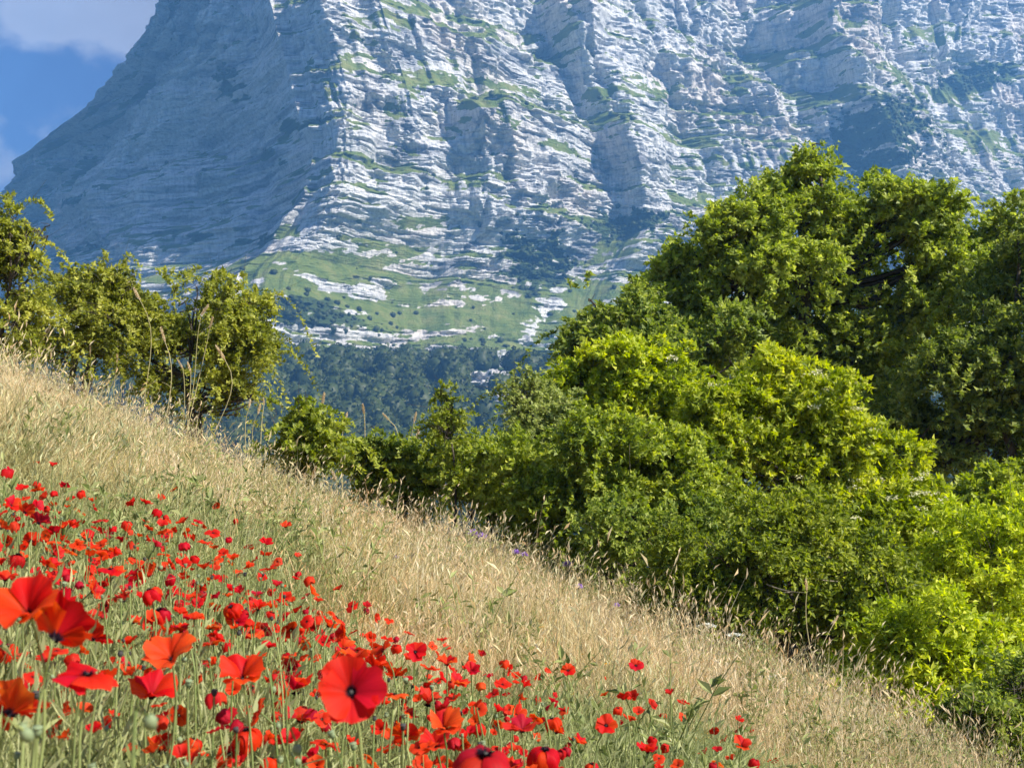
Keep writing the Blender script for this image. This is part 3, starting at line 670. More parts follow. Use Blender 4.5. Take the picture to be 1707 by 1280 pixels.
# pale rock bared in the wood
for k_, (u_, v_, w_, h_, Y_, lb) in enumerate([(815, 640, 66, 22, 850, 'pale rock outcrop among the forest just below the cliffs'), (848, 682, 50, 18, 800, 'lower pale rock outcrop among the forest behind the sparse twiggy shrub')]):
    c = at(u_, v_, Y_); a_, b_ = 48, 22
    T, P_ = np.meshgrid(np.arange(a_) / a_ * 2 * math.pi, np.linspace(0.01, math.pi - 0.01, b_))
    D = np.stack([np.sin(P_) * np.cos(T), np.sin(P_) * np.sin(T), np.cos(P_)], -1)
    q_ = 1 + 0.35 * fbm(D[..., 0] * 2 + k_ * 5, D[..., 1] * 2, D[..., 2] * 4, o=4, g=0.6) - 0.12 * np.floor(3 * perlin(D[..., 0] * 3, D[..., 1] * 3, D[..., 2] * 6 + k_))
    sz = np.array([w_ * Y_ / F * 0.6, 16.0, h_ * Y_ / F])
    gz_ = float(zg(c[0], c[1]))
    vv = (D * q_[..., None] * sz).reshape(-1, 3) + np.array([0, 0, max(c[2] - gz_, 0.0)])
    i = np.arange(a_ * b_).reshape(b_, a_); j = np.roll(i, -1, 1)
    o_ = obj('rock_outcrop', mesh_np('rock_outcrop', vv, np.stack([i[:-1], i[1:], j[1:], j[:-1]], -1).reshape(-1, 4), m_rock, False, {'turf': np.full(len(vv), 0.1), 'bed': np.full(len(vv), 0.8), 'stain': np.full(len(vv), 0.5)}), None, (c[0], c[1], gz_ - 2.0))
    o_['label'] = lb; o_['category'] = 'rock'
# scrub on the mountain, where the photograph shows dark dots and bands
w_ = 0.02 * turf + 0.55 * dkg + 0.5 * ell(890, 430, 70, 60) * sst(0.0, 0.3, gn) + 0.35 * ell(540, 530, 110, 24) + 0.25 * ell(760, 585, 170, 18) + 0.4 * ell(1440, 265, 90, 60)
w_ = w_ * (r.random(w_.shape) < 1) * (PU > -50) * (PU < 1760) * (PV > -40)
cand = r.choice(w_.size, 1500, replace=False, p=(w_ / w_.sum()).ravel())
px, py, pz = MX2.ravel()[cand], MY2.ravel()[cand], MZ.ravel()[cand]
s_ = r.uniform(2.0, 6.5, len(cand)) * r.uniform(0.7, 1.1, len(cand))
scatter('mountain_scrub', 'dark bushes dotted over the grassy ledges of the cliff', np.stack([px, py, pz - 0.8], -1), np.stack([0 * px, 0 * px, r.uniform(0, 6.28, len(px))], -1),
        np.stack([s_, s_, s_ * 0.8], -1), r.integers(0, 6, len(px)), far_models)
# ------------------------------------------------------------------ grasses
def hit(u, v, y0=0.9, y1=34.0):
    """where the line of sight through a photograph pixel meets the hillside"""
    a, b = ray(u, v)
    ys = np.linspace(y0, y1, 1400)
    below = (CAM_Z + b * ys) <= zg(a * ys, ys)
    k = np.argmax(below)
    return float(ys[k]) if below.any() else None
def blades(r, n, h, spread, width, bend, lean=0.25, tint=(0.2, 0.9), heads=0.0, up=1.0):
    a = r.uniform(0, 2 * math.pi, n); q = spread * np.sqrt(r.random(n))
    p0 = np.stack([np.cos(a) * q, np.sin(a) * q, np.full(n, -0.03)], -1)
    d = norm(np.stack([r.normal(0, lean, n), r.normal(0, lean, n), np.full(n, up)], -1))
    bd = np.stack([r.normal(0, 1, n), r.normal(0, 1, n), np.zeros(n)], -1) * bend
    H = h * r.uniform(0.45, 1.15, n)
    sd_ = norm(np.cross(d, rdir(r, n))) ; w = (width * r.uniform(0.7, 1.3, n))[:, None]
    lv = []
    for t, ww in ((0, 1.0), (0.4, 0.85), (0.75, 0.55)):
        c = p0 + d * (H * t)[:, None] + bd * (H * t * t)[:, None]
        lv += [c - sd_ * w * ww * 0.5, c + sd_ * w * ww * 0.5]
    tip = p0 + d * (H * (1 - 0.15 * bend))[:, None] + bd * H[:, None]
    V = np.stack(lv + [tip], 1).reshape(-1, 3)
    i = np.arange(n)[:, None] * 7
    fq = np.concatenate([i + np.array([[0, 1, 3, 2]]), i + np.array([[2, 3, 5, 4]])]); ft = i + np.array([[4, 5, 6]])
    tn = np.repeat(r.uniform(*tint, n), 7)
    if heads:
        k = np.where(r.random(n) < heads)[0]; m = len(k)
        hd = norm(d[k] + bd[k] * 1.4 + 0.25 * rdir(r, m))
        hv, hf, ht = leaves_mesh(tip[k] - hd * 0.02, hd, rdir(r, m), r.uniform(0.02, 0.05, m), r.uniform(0.004, 0.008, m), r.uniform(0.6, 1.0, m), fold=0.5)
        return V, [fq, ft, None], tn, (hv, hf, ht)
    return V, [fq, ft, None], tn, None
def tuft(name, mat, seed, sets):
    r = np.random.default_rng(seed); V, Q4, T3, TN, off = [], [], [], [], 0
    for s in sets:
        v, (fq, ft, _), tn, hd = blades(r, **s)
        V.append(v); Q4.append(fq + off); T3.append(ft + off); TN.append(tn); off += len(v)
        if hd: V.append(hd[0]); T3.append(hd[1] + off); TN.append(hd[2]); off += len(hd[0])
    return mesh_np(name, np.concatenate(V), [np.concatenate(Q4), np.concatenate(T3)], mat, False, {'tint': np.concatenate(TN)})
M_DRY = leafy('dry_grass', [(0, (0.31, 0.20, 0.085)), (0.35, (0.55, 0.40, 0.20)), (0.7, (0.71, 0.56, 0.33)), (1, (0.80, 0.69, 0.48))], 0.3, 0.6, 0.2, tsat=1.0)
M_PALE = leafy('pale_green_grass', [(0, (0.13, 0.15, 0.04)), (0.5, (0.27, 0.28, 0.09)), (1, (0.46, 0.43, 0.20))], 0.35, tsat=1.0)
M_STEM = leafy('poppy_stem_green', [(0, (0.14, 0.165, 0.045)), (0.5, (0.29, 0.325, 0.11)), (1, (0.50, 0.51, 0.25))], 0.35, tsat=1.0)
def patchy(m, other, scale, lo, hi, amt):
    """patches of another grass colour over the slope"""
    nt = m.node_tree; hv = next(n for n in nt.nodes if n.type == 'HUE_SAT'); src = hv.inputs['Color'].links[0].from_socket
    g_ = N(nt, 'ShaderNodeNewGeometry'); f = ramp(nt, noise_n(nt, scale, 4, 0.6, g_.outputs['Position']), [(lo, (0, 0, 0)), (hi, (amt, amt, amt))])
    nt.links.new(mixc(nt, f, src, mixc(nt, 1.0, src, other, 'MULTIPLY')), hv.inputs['Color'])
patchy(M_DRY, (0.66, 0.80, 0.62), 0.55, 0.46, 0.62, 0.9)
patchy(M_DRY, (1.12, 0.86, 0.62), 1.3, 0.52, 0.68, 0.8)
patchy(M_PALE, (1.5, 1.25, 1.1), 0.9, 0.48, 0.62, 0.8)
dry = [tuft('dry_tuft', M_DRY, 100 + k, [dict(n=95, h=(0.24, 0.20, 0.29, 0.17, 0.25)[k], spread=0.2, width=0.0024, bend=0.4, lean=0.26, heads=0.16),
                                          dict(n=55, h=0.12, spread=0.21, width=0.0034, bend=0.6, lean=0.6, tint=(0.0, 0.7))]) for k in range(5)]
tall = [tuft('tall_tuft', M_DRY, 120 + k, [dict(n=9, h=0.46, spread=0.14, width=0.002, bend=0.22, lean=0.12, heads=0.8, tint=(0.4, 1.0))]) for k in range(3)]
pale = [tuft('pale_tuft', M_PALE, 140 + k, [dict(n=56, h=0.27, spread=0.19, width=0.0022, bend=0.28, lean=0.18, heads=0.25), dict(n=30, h=0.14, spread=0.2, width=0.004, bend=0.6, lean=0.45, tint=(0, 0.6))]) for k in range(4)]
stem = [tuft('stem_tuft', M_STEM, 160 + k, [dict(n=40, h=0.22, spread=0.18, width=0.0024, bend=0.25, lean=0.2, tint=(0.3, 1.0), heads=0.3), dict(n=62, h=0.14, spread=0.2, width=0.005, bend=0.7, lean=0.5, tint=(0, 0.75))]) for k in range(4)]

POP_U = [-200, 0, 120, 260, 440, 560, 700, 850, 1000, 1130, 1280, 1500]
POP_V = [740, 765, 800, 830, 885, 1000, 1060, 1090, 1140, 1165, 1235, 1330]
def field(n, ymin, ymax, pw, seed):
    """random spots on the hillside inside the view; density falls with distance"""
    r = np.random.default_rng(seed)
    g = np.linspace(ymin, ymax, 400); w = g * g ** (-pw); cdf = np.cumsum(w) / w.sum()
    y = np.interp(r.random(n), cdf, g); x = r.uniform(-0.52, 0.50, n) * y
    z = zg(x, y); u, v = proj(x, y, z + 0.2)
    inp = sst(-25, 55, v - np.interp(u, POP_U, POP_V) + 45 * fbm(x / 1.1, y / 1.1, 4.0, o=3))    # 1 inside the poppy patch
    return r, x, y, z, u, v, inp
def crest(u, v):
    return np.exp(-((v - np.interp(u, [0, 440, 640, 830, 1030, 1200, 1300, 1500, 1707], [600, 725, 830, 915, 950, 1100, 1170, 1240, 1290])) / 45)**2) * sst(200, 500, u)
def put(name, label, r, x, y, z, models, smin, smax, sel, tilt=0.12):
    x, y, z = x[sel], y[sel], z[sel]; n = len(x)
    s = r.uniform(smin, smax, n) * (1 + 0.40 * fbm(x / 1.5, y / 1.5, 6.0, o=3))
    wd = np.maximum(1.0, y / 7.0) ** 0.45
    # stems stand upright; lean a little downwind
    scatter(name, label, np.stack([x, y, z], -1), np.stack([r.normal(0.0, tilt, n), r.normal(0.05, tilt, n), r.uniform(0, 6.28, n)], -1),
            np.stack([s * wd, s * wd, s * 0.95], -1), r.integers(0, len(models), n), models)
r, x, y, z, u, v, inp = field(7000, 1.0, 21.0, 0.8, 201)
green = sst(-0.25, 0.35, fbm(x / 1.6, y / 1.6, 14.0, o=3)) * np.exp(-((u - 470) / 260)**2)
p_dry = (1 - inp) * (1 - 0.6 * green) * (0.55 + 0.6 * sst(-0.5, 0.3, fbm(x / 1.2, y / 1.2, 24.0, o=3)))
put('dry_grass', 'dense dry straw-coloured grass over the slope', r, x, y, z, dry, 0.75, 1.25, r.random(len(x)) < p_dry)
r, x, y, z, u, v, inp = field(7000, 2.2, 21.0, 0.85, 202)
put('tall_dry_grass', 'thin taller straw stems with seed heads in the dry grass', r, x, y, z, tall, 0.7, 1.5, r.random(len(x)) < np.clip((1 - inp) * (sst(-0.35, 0.3, fbm(x / 1.8, y / 1.8, 44.0, o=2)) + 1.2 * crest(u, v)), 0, 1))
r, x, y, z, u, v, inp = field(5000, 1.0, 17.0, 1.0, 203)
zone = np.clip(np.exp(-((u - 450) / 240)**2) * 0.8 + 0.24, 0, 1) * sst(-300, -100, v - np.interp(u, POP_U, POP_V)) * sst(1.0, 0.2, inp) * (0.4 + sst(-0.3, 0.4, fbm(x / 1.0, y / 1.0, 34.0, o=3)))
put('pale_green_grass', 'pale green grass between the poppies and the straw', r, x, y, z, pale, 0.75, 1.25, r.random(len(x)) < zone * 0.75)
r, x, y, z, u, v, inp = field(4400, 0.9, 9.0, 0.95, 204)
put('poppy_foliage', 'green stems and narrow leaves under the poppies', r, x, y, z, stem, 0.7, 1.25, r.random(len(x)) < np.clip(inp * 1.1, 0, 1) * 0.9)

# green and grey-green weeds in uneven patches, thicker along the crest and where the shrubs begin
def weed(seed, n, h, mat):
    r = np.random.default_rng(seed); k = 9; V_, F_, T_, off = [], [], [], 0
    P, RD = [], []
    for _ in range(k):
        a = r.uniform(0, 6.28); tip = np.array([math.cos(a) * 0.11, math.sin(a) * 0.11, h * r.uniform(0.55, 1.1)]) * r.uniform(0.7, 1.1)
        p = curve3(np.array([r.normal(0, 0.03), r.normal(0, 0.03), -0.03]), tip * np.array([0.4, 0.4, 0.6]), tip, 5); P.append(p); RD.append(np.linspace(0.0022, 0.001, 5))
    ti = r.integers(0, k, n); f = r.random(n) ** 0.8
    pos = np.array([P[i][min(3, int(q * 4))] + (P[i][min(3, int(q * 4)) + 1] - P[i][min(3, int(q * 4))]) * (q * 4 % 1) for i, q in zip(ti, f)])
    ld = norm(rdir(r, n) + np.array([0, 0, 0.35])); L = r.uniform(0.018, 0.045, n)
    v, f_, t = leaves_mesh(pos, ld, norm(rdir(r, n) + np.array([0, 0, 0.9])), L, L * r.uniform(0.25, 0.45, n), r.random(n))
    tv, tf_ = tubes(P, RD, 3)
    return mesh_np('weed', np.concatenate([v, tv]), [f_, tf_ + len(v)], mat, False, {'tint': np.concatenate([t, np.full(len(tv), 0.6)])})
M_WEED = leafy('weed_leaf', [(0, (0.13, 0.165, 0.05)), (0.5, (0.26, 0.305, 0.095)), (1, (0.46, 0.47, 0.20))], 0.35)
weeds = [weed(300 + k, 110, (0.2, 0.26, 0.32, 0.17)[k], M_WEED) for k in range(4)]
r, x, y, z, u, v, inp = field(5200, 3.4, 20.0, 0.85, 206)
edge = np.exp(-((v - np.interp(u, [0, 440, 640, 830, 1030, 1200, 1300, 1500, 1707], [600, 725, 830, 915, 950, 1100, 1170, 1240, 1290])) / 40)**2) * sst(380, 700, u)
mid = np.exp(-((u - 400) / 330)**2) * sst(-300, -40, v - np.interp(u, POP_U, POP_V))
pw = np.clip(0.9 * edge + (0.75 * mid + 0.16) * sst(0.0, 0.45, fbm(x / 0.9, y / 0.9, 54.0, o=3)) + 0.12 * inp, 0, 1)
put('green_weeds', 'grey-green weeds in patches through the straw and along the shrubs', r, x, y, z, weeds, 0.7, 1.5, r.random(len(x)) < pw)

# ------------------------------------------------------------------ poppies
def petal_mat(name, red, edge):
    m, nt = new_mat(name)
    c = ramp(nt, attr(nt, 'rad'), [(0.0, (0.012, 0.004, 0.008)), (0.13, (0.02, 0.004, 0.008)), (0.24, tuple(0.8 * k for k in red)), (0.7, red), (1.0, edge)])
    oi = N(nt, 'ShaderNodeObjectInfo')
    hv = N(nt, 'ShaderNodeHueSaturation'); nt.links.new(c, hv.inputs['Color'])
    nt.links.new(mathn(nt, 'ADD', mathn(nt, 'MULTIPLY', oi.outputs['Random'], 0.018), 0.492), hv.inputs['Hue'])
    nt.links.new(mathn(nt, 'ADD', mathn(nt, 'MULTIPLY', oi.outputs['Random'], 0.3), 0.8), hv.inputs['Value'])
    vn = N(nt, 'ShaderNodeTexNoise'); vn.noise_dimensions = '1D'; vn.inputs['Scale'].default_value = 11; vn.inputs['Detail'].default_value = 3
    nt.links.new(mathn(nt, 'ADD', attr(nt, 'ang'), mathn(nt, 'MULTIPLY', oi.outputs['Random'], 9.0)), vn.inputs['W'])
    vein = ramp(nt, vn.outputs['Fac'], [(0.3, (0.84, 0.78, 0.8)), (0.6, (1.0, 1.0, 1.0))])
    hv_out = mixc(nt, 1.0, hv.outputs[0], vein, 'MULTIPLY')
    tcn = N(nt, 'ShaderNodeTexCoord'); wv = noise_n(nt, 90, 3, 0.6, tcn.outputs['Object'])
    p = princ(nt, hv_out, 0.6, 0.2, vn.outputs['Fac'], 0.12, 0.003)
    t = N(nt, 'ShaderNodeBsdfTranslucent'); nt.links.new(mixc(nt, 1.0, hv_out, (1.15, 1.9, 1.0), 'MULTIPLY'), t.inputs[0])
    x_ = N(nt, 'ShaderNodeMixShader'); x_.inputs[0].default_value = 0.5
    nt.links.new(p, x_.inputs[1]); nt.links.new(t.outputs[0], x_.inputs[2]); out_surf(nt, x_.outputs[0])
    return m
PM = [petal_mat('scarlet_petal', (0.78, 0.012, 0.005), (0.82, 0.026, 0.008)), petal_mat('crimson_petal', (0.66, 0.012, 0.016), (0.72, 0.018, 0.024)),
      petal_mat('orange_red_petal', (0.80, 0.034, 0.010), (0.84, 0.06, 0.015))]
m_stam, nt = new_mat('dark_stamen'); out_surf(nt, princ(nt, (0.02, 0.008, 0.02), 0.7, 0.2))
m_caps, nt = new_mat('grey_green_capsule')
tcn = N(nt, 'ShaderNodeTexCoord')
out_surf(nt, princ(nt, ramp(nt, noise_n(nt, 120, 3, 0.6, tcn.outputs['Object']), [(0.3, (0.13, 0.175, 0.08)), (0.7, (0.27, 0.32, 0.17))]), 0.6, 0.2))
m_cap2, nt = new_mat('dark_capsule'); out_surf(nt, princ(nt, (0.055, 0.05, 0.045), 0.7, 0.2))
m_pst = leafy('flower_stalk', [(0, (0.16, 0.22, 0.06)), (1, (0.34, 0.38, 0.14))], 0.2)

def petal(seed, e0, na=13, nr_=6, half=1.18, droop=0.0):
    """one crumpled petal, unit length, pointing along +X, flower axis +Z; e0 = how far it stands up"""
    r = np.random.default_rng(seed)
    a = np.linspace(-1, 1, na); q = np.linspace(0.05, 1, nr_)
    A_, Q_ = np.meshgrid(a, q)
    edge = 1 - 0.20 * np.abs(A_)**3 + 0.07 * np.sin(A_ * 5 + r.uniform(0, 6)) + 0.05 * np.sin(A_ * 11 + r.uniform(0, 6)) + 0.03 * r.normal(size=na)[None, :]
    rho = Q_ * edge
    el = R(e0) * (1.15 - 0.45 * Q_) - R(droop) * Q_**2
    wob = 0.11 * Q_**1.5 * np.sin(A_ * 4.2 + r.uniform(0, 6)) + 0.025 * Q_**1.5 * np.sin(A_ * 13 + r.uniform(0, 6)) + 0.07 * Q_**2 * np.sin(A_ * 9.5 + r.uniform(0, 6))
    th = A_ * half
    rad_ = rho * np.cos(el); zz_ = rho * np.sin(el) + wob
    rad_ = rad_ - 0.04 * Q_ * np.sin(A_ * 7 + r.uniform(0, 6))
    v_ = np.stack([rad_ * np.cos(th), rad_ * np.sin(th) * 0.96, zz_], -1).reshape(-1, 3)
    return v_, grid_faces(nr_, na), Q_.ravel(), A_.ravel()
STY = {'open': (20, 0), 'cup': (48, 0), 'deep': (66, 0), 'flat': (6, 12), 'umbrella': (8, 62)}
petal_me = {}
for st, (e0, dr) in STY.items():
    for k in range(3):
        for inner in (0, 1):
            for mi in range(3):
                v_, f_, q_, a_ = petal(37 * k + 11 * inner + e0, e0 + 9 * inner, droop=dr)
                petal_me[st, k, inner, mi] = mesh_np('petal', v_, f_, PM[mi], True, {'rad': q_, 'ang': a_})
corolla_me = {}
for st, (e0, dr) in STY.items():
    for k in range(4):
        for mi in range(3):
            V_, F_, Q_, A2 = [], [], [], []
            for p_ in range(4):
                v_, f_, q_, a_ = petal(50 * k + p_ + e0, e0 + 9 * (p_ % 2) + (k - 1.5) * 5, 6, 4, droop=dr)
                an = p_ * math.pi / 2 + (0.15 * k); c_, s_ = math.cos(an), math.sin(an)
                F_.append(f_ + 24 * p_); V_.append(np.stack([v_[:, 0] * c_ - v_[:, 1] * s_, v_[:, 0] * s_ + v_[:, 1] * c_, v_[:, 2] + 0.02 * (p_ % 2)], -1)); Q_.append(q_); A2.append(a_ + 3 * p_)
            corolla_me[st, k, mi] = mesh_np('corolla', np.concatenate(V_), np.concatenate(F_), PM[mi], True, {'rad': np.concatenate(Q_), 'ang': np.concatenate(A2)})
def lathe(prof, sides=8):
    a = np.arange(sides) / sides * 2 * math.pi
    v_ = np.array([[(r_ * math.cos(t), r_ * math.sin(t), z_) for t in a] for r_, z_ in prof]).reshape(-1, 3)
    k = len(prof); i = np.arange(k * sides).reshape(k, sides); j = np.roll(i, -1, 1)
    return v_, np.stack([i[:-1], j[:-1], j[1:], i[1:]], -1).reshape(-1, 4)
v_, f_ = lathe([(0.001, 0), (0.32, 0.02), (0.62, 0.35), (0.78, 0.9), (0.74, 1.35), (0.55, 1.62), (0.9, 1.70), (0.86, 1.80), (0.001, 1.86)], 9)
caps_me = [mesh_np('capsule', v_, f_, m_caps), mesh_np('capsule', v_, f_, m_cap2)]
v_, f_ = lathe([(0.001, 0), (0.45, 0.1), (0.8, 0.55), (0.85, 1.1), (0.6, 1.75), (0.001, 2.05)], 8)
bud_me = mesh_np('bud', v_, f_, m_caps)
r = np.random.default_rng(9)
ns = 46; sa = r.uniform(0, 2 * math.pi, ns); sl = r.uniform(0.16, 0.30, ns)
sp0 = np.zeros((ns, 3)); sdv = norm(np.stack([np.cos(sa), np.sin(sa), r.uniform(0.5, 1.5, ns)], -1))
v_, f_, t_s = leaves_mesh(sp0 + sdv * 0.05, sdv, rdir(r, ns), sl, np.full(ns, 0.045), r.random(ns))
stamen_me = mesh_np('stamens', v_, f_, m_stam, False)
v_, f_ = lathe([(0.03, 0), (0.06, 0.05), (0.065, 0.10), (0.08, 0.12), (0.001, 0.135)], 8)
pist_me = mesh_np('pistil', v_, f_, m_cap2)

def frame(axis, spin=0.0):
    return (Vector(axis).to_track_quat('Z', 'Y').to_matrix() @ Matrix.Rotation(spin, 3, 'Z')).to_4x4()
prnd = np.random.default_rng(31)
def stalk_mesh(a, b, r0, r1, axis, sway=0.09, k=7, mat=None):
    """stalk from a (ground) to b (flower), arriving along the flower's axis"""
    a = np.asarray(a, float); b = np.asarray(b, float); L = np.linalg.norm(b - a)
    c = b - norm(np.asarray(axis, float)) * L * 0.28 + prnd.normal(0, sway * L * 0.35, 3)
    t = np.linspace(0, 1, k)[:, None]; m1 = a * 0.6 + b * 0.4 + prnd.normal(0, sway * L * 0.3, 3) * np.array([1, 1, 0.2])
    p = (1 - t)**3 * a + 3 * t * (1 - t)**2 * m1 + 3 * t * t * (1 - t) * c + t**3 * b
    v_, f_ = tubes([p - a], [np.linspace(r0, r1, k)], 4)
    return mesh_np('stem', v_, f_, mat or m_pst, True, {'tint': np.full(len(v_), prnd.random())})
def poppy(pos, rad, axis, st, mi, label, group, full):
    x_, y_, z_ = pos
    ground = np.array([x_ + prnd.uniform(-0.05, 0.05), y_ + prnd.uniform(-0.03, 0.06), 0.0]); ground[2] = zg(ground[0], ground[1]) - 0.01
    root = thing('poppy', ground, label, 'poppy', group)
    ax = norm(np.asarray(axis, float)); off = np.asarray(pos) - ground
    obj('stem', stalk_mesh(ground, np.asarray(pos) + ax * 0.02 * rad, 0.0022, 0.0014, ax), root)
    M = frame(ax, prnd.uniform(0, 6.28))
    if full:
        k = int(prnd.integers(3))
        for p_ in range(4):
            o = obj('petal', petal_me[st, (k + p_ // 2) % 3, p_ % 2, mi], root)
            s = rad * prnd.uniform(0.92, 1.06)
            jt = Matrix.Rotation(prnd.normal(0, 0.10), 4, 'Y')
            o.matrix_local = Matrix.Translation(off + ax * (0.012 + 0.02 * (p_ % 2)) * rad) @ M @ Matrix.Rotation(p_ * math.pi / 2 + prnd.normal(0, 0.12), 4, 'Z') @ jt @ Matrix.Scale(s, 4)
        for nm, me in (('stamens', stamen_me), ('seed_capsule', pist_me)):
            o = obj(nm, me, root); o.matrix_local = Matrix.Translation(off) @ M @ Matrix.Scale(rad * 0.95, 4)
    else:
        o = obj('corolla', corolla_me[st, int(prnd.integers(4)), mi], root)
        o.matrix_local = Matrix.Translation(off) @ M @ Matrix.Diagonal((rad * prnd.uniform(0.85, 1.1), rad * prnd.uniform(0.85, 1.1), rad * prnd.uniform(0.8, 1.2), 1))
    return root
def zone_of(u_, v_):
    if u_ > 960: return 'in the thin tail towards the thorn shrub'
    d_ = v_ - np.interp(u_, POP_U, POP_V)
    return 'at the upper fringe beside the straw' if d_ < 70 else 'in the thick of the patch' if d_ < 190 else 'low among the large poppies'
# the flowers that can be told apart: pixel, pixel width, way it faces, form, tone, label
BIG = [
 (585, 1155, 112, (0.05, -0.93, 0.42), 'open', 0, 'big scarlet poppy turned fully open with a dark centre, standing above its neighbours'),
 (588, 1108, 52, (0.1, 0.1, 1), 'cup', 2, 'poppy half hidden behind the top edge of the big open poppy'),
 (52, 1030, 112, (-0.15, -0.62, 0.72), 'cup', 0, 'large cupped poppy rising behind the large poppy with the bare lit stalk'),
 (88, 1068, 112, (0.2, 0.72, 0.62), 'cup', 0, 'large poppy seen from beneath with a bare lit stalk'),
 (98, 1012, 52, (0.2, -0.6, 0.8), 'cup', 0, 'cupped poppy peeping over the pair of large poppies'),
 (150, 1068, 56, (0.3, 0.6, 0.7), 'cup', 0, 'mid-sized poppy beside the large poppy with the bare lit stalk'),
 (145, 1128, 104, (0.1, -0.2, 1), 'flat', 0, 'poppy with two wide wing-like petals spread flat'),
 (14, 1195, 96, (0.2, 0.65, 0.7), 'cup', 2, 'glowing orange-red poppy cut by the frame, seen from below'),
 (288, 1103, 80, (-0.1, -0.5, 0.85), 'cup', 2, 'wide orange-red cup poppy under a crimson wilting bud'),
 (250, 1165, 78, (0.3, -0.3, 0.9), 'cup', 0, 'crumpled scarlet poppy with a pale folded bud hanging below it'),
 (405, 1135, 74, (0, -0.5, 0.85), 'cup', 0, 'scarlet poppy with dark throat between the wide cup and the big open poppy'),
 (492, 1160, 46, (0.05, 0, 1), 'deep', 0, 'rounded deep bowl poppy close beside the big open poppy'),
 (500, 1205, 52, (0.2, -0.2, 0.9), 'cup', 1, 'crimson-tinged cupped poppy below the rounded deep bowl poppy'),
 (808, 1262, 104, (0.1, -0.25, 1), 'umbrella', 1, 'large crimson poppy drooping like a bell at the lower frame edge'),
 (740, 1218, 60, (0.1, -0.5, 0.9), 'cup', 2, 'wrinkled orange-red poppy above the drooping crimson poppy'),
 (728, 1248, 52, (-0.2, -0.3, 0.9), 'cup', 2, 'folded orange-red poppy beneath the wrinkled one'),
 (712, 1178, 36, (0.2, -0.2, 1), 'deep', 1, 'closed crimson poppy shaped like a tulip beside the wrinkled orange-red poppy'),
 (692, 1088, 38, (0.2, -0.6, 0.7), 'open', 0, 'dark-centred poppy at the edge of the straw above the big open poppy'),
 (745, 1110, 34, (0, -0.2, 1), 'cup', 2, 'squarish orange poppy alone at the edge of the straw'),
 (622, 1120, 36, (0.2, 0.1, 1), 'deep', 0, 'narrow poppy just behind the right rim of the big open poppy'),
 (265, 1018, 38, (-0.2, -0.3, 1), 'umbrella', 0, 'drooping red poppy in the thick of the patch'),
 (410, 1218, 50, (-0.1, -0.3, 0.9), 'umbrella', 0, 'hanging poppy with separated petals below the dark-throated poppy'),
 (383, 1258, 50, (0.1, -0.6, 0.8), 'flat', 0, 'poppy with two ear-like petals at the lower frame edge'),
 (268, 1258, 60, (0.1, 0.2, 1), 'cup', 2, 'faded orange poppy with purple tinge at the lower frame edge'),
 (1010, 1210, 38, (0.1, -0.7, 0.6), 'open', 0, 'round open poppy at the thinning edge of the patch with glowing petals'),
 (1060, 1110, 25, (0, -0.7, 0.7), 'open', 0, 'lone open poppy high in the straw near the thorn shrub'),
 (947, 1118, 25, (0, -0.7, 0.7), 'open', 0, 'lone open poppy in the straw among tiny yellow flowers'),
 (476, 880, 19, (0, -0.4, 1), 'cup', 2, 'lone orange poppy high up in the pale grass'),
 (1080, 1256, 34, (0, -0.1, 1), 'cup', 0, 'broad red poppy alone in the green grass'),
 (870, 1222, 52, (0, -0.2, 1), 'cup', 1, 'crimson cup poppy in the dense cluster beside the drooping crimson poppy'),
 (908, 1252, 54, (0.1, -0.2, 1), 'umbrella', 0, 'red poppy with hanging petals in the cluster beside the drooping crimson poppy'),
]
used = []
LAB = {('open', 0): 'open scarlet poppy', ('cup', 0): 'scarlet poppy cupped upward', ('deep', 0): 'scarlet poppy closed to a deep bowl',
       ('flat', 0): 'flat spread scarlet poppy', ('umbrella', 0): 'scarlet poppy with drooping petals'}
TONE = ('scarlet', 'crimson', 'orange-red')
def lab(st, mi, u_, v_): return LAB[st, 0].replace('scarlet', TONE[mi]) + ' ' + zone_of(u_, v_)
for (u_, v_, w_, ax, st, mi, lb) in BIG:
    rad_ = 0.034 if w_ > 70 else 0.030 if w_ > 45 else 0.026
    wf = {'open': 0.95, 'cup': 0.78, 'deep': 0.55, 'flat': 1.0, 'umbrella': 0.7}[st]
    Y = 2 * rad_ * F / w_ * 0.95; rad_ = rad_ * (0.95 / wf) ** 0.9
    p = at(u_, v_, Y)
    hgt_ = p[2] - zg(p[0], p[1])
    if hgt_ < 0.16: Y *= 0.86; rad_ *= 0.86; p = at(u_, v_, Y)
    poppy(p, rad_, ax, st, mi, lb, None, True); used.append((u_, v_, w_))
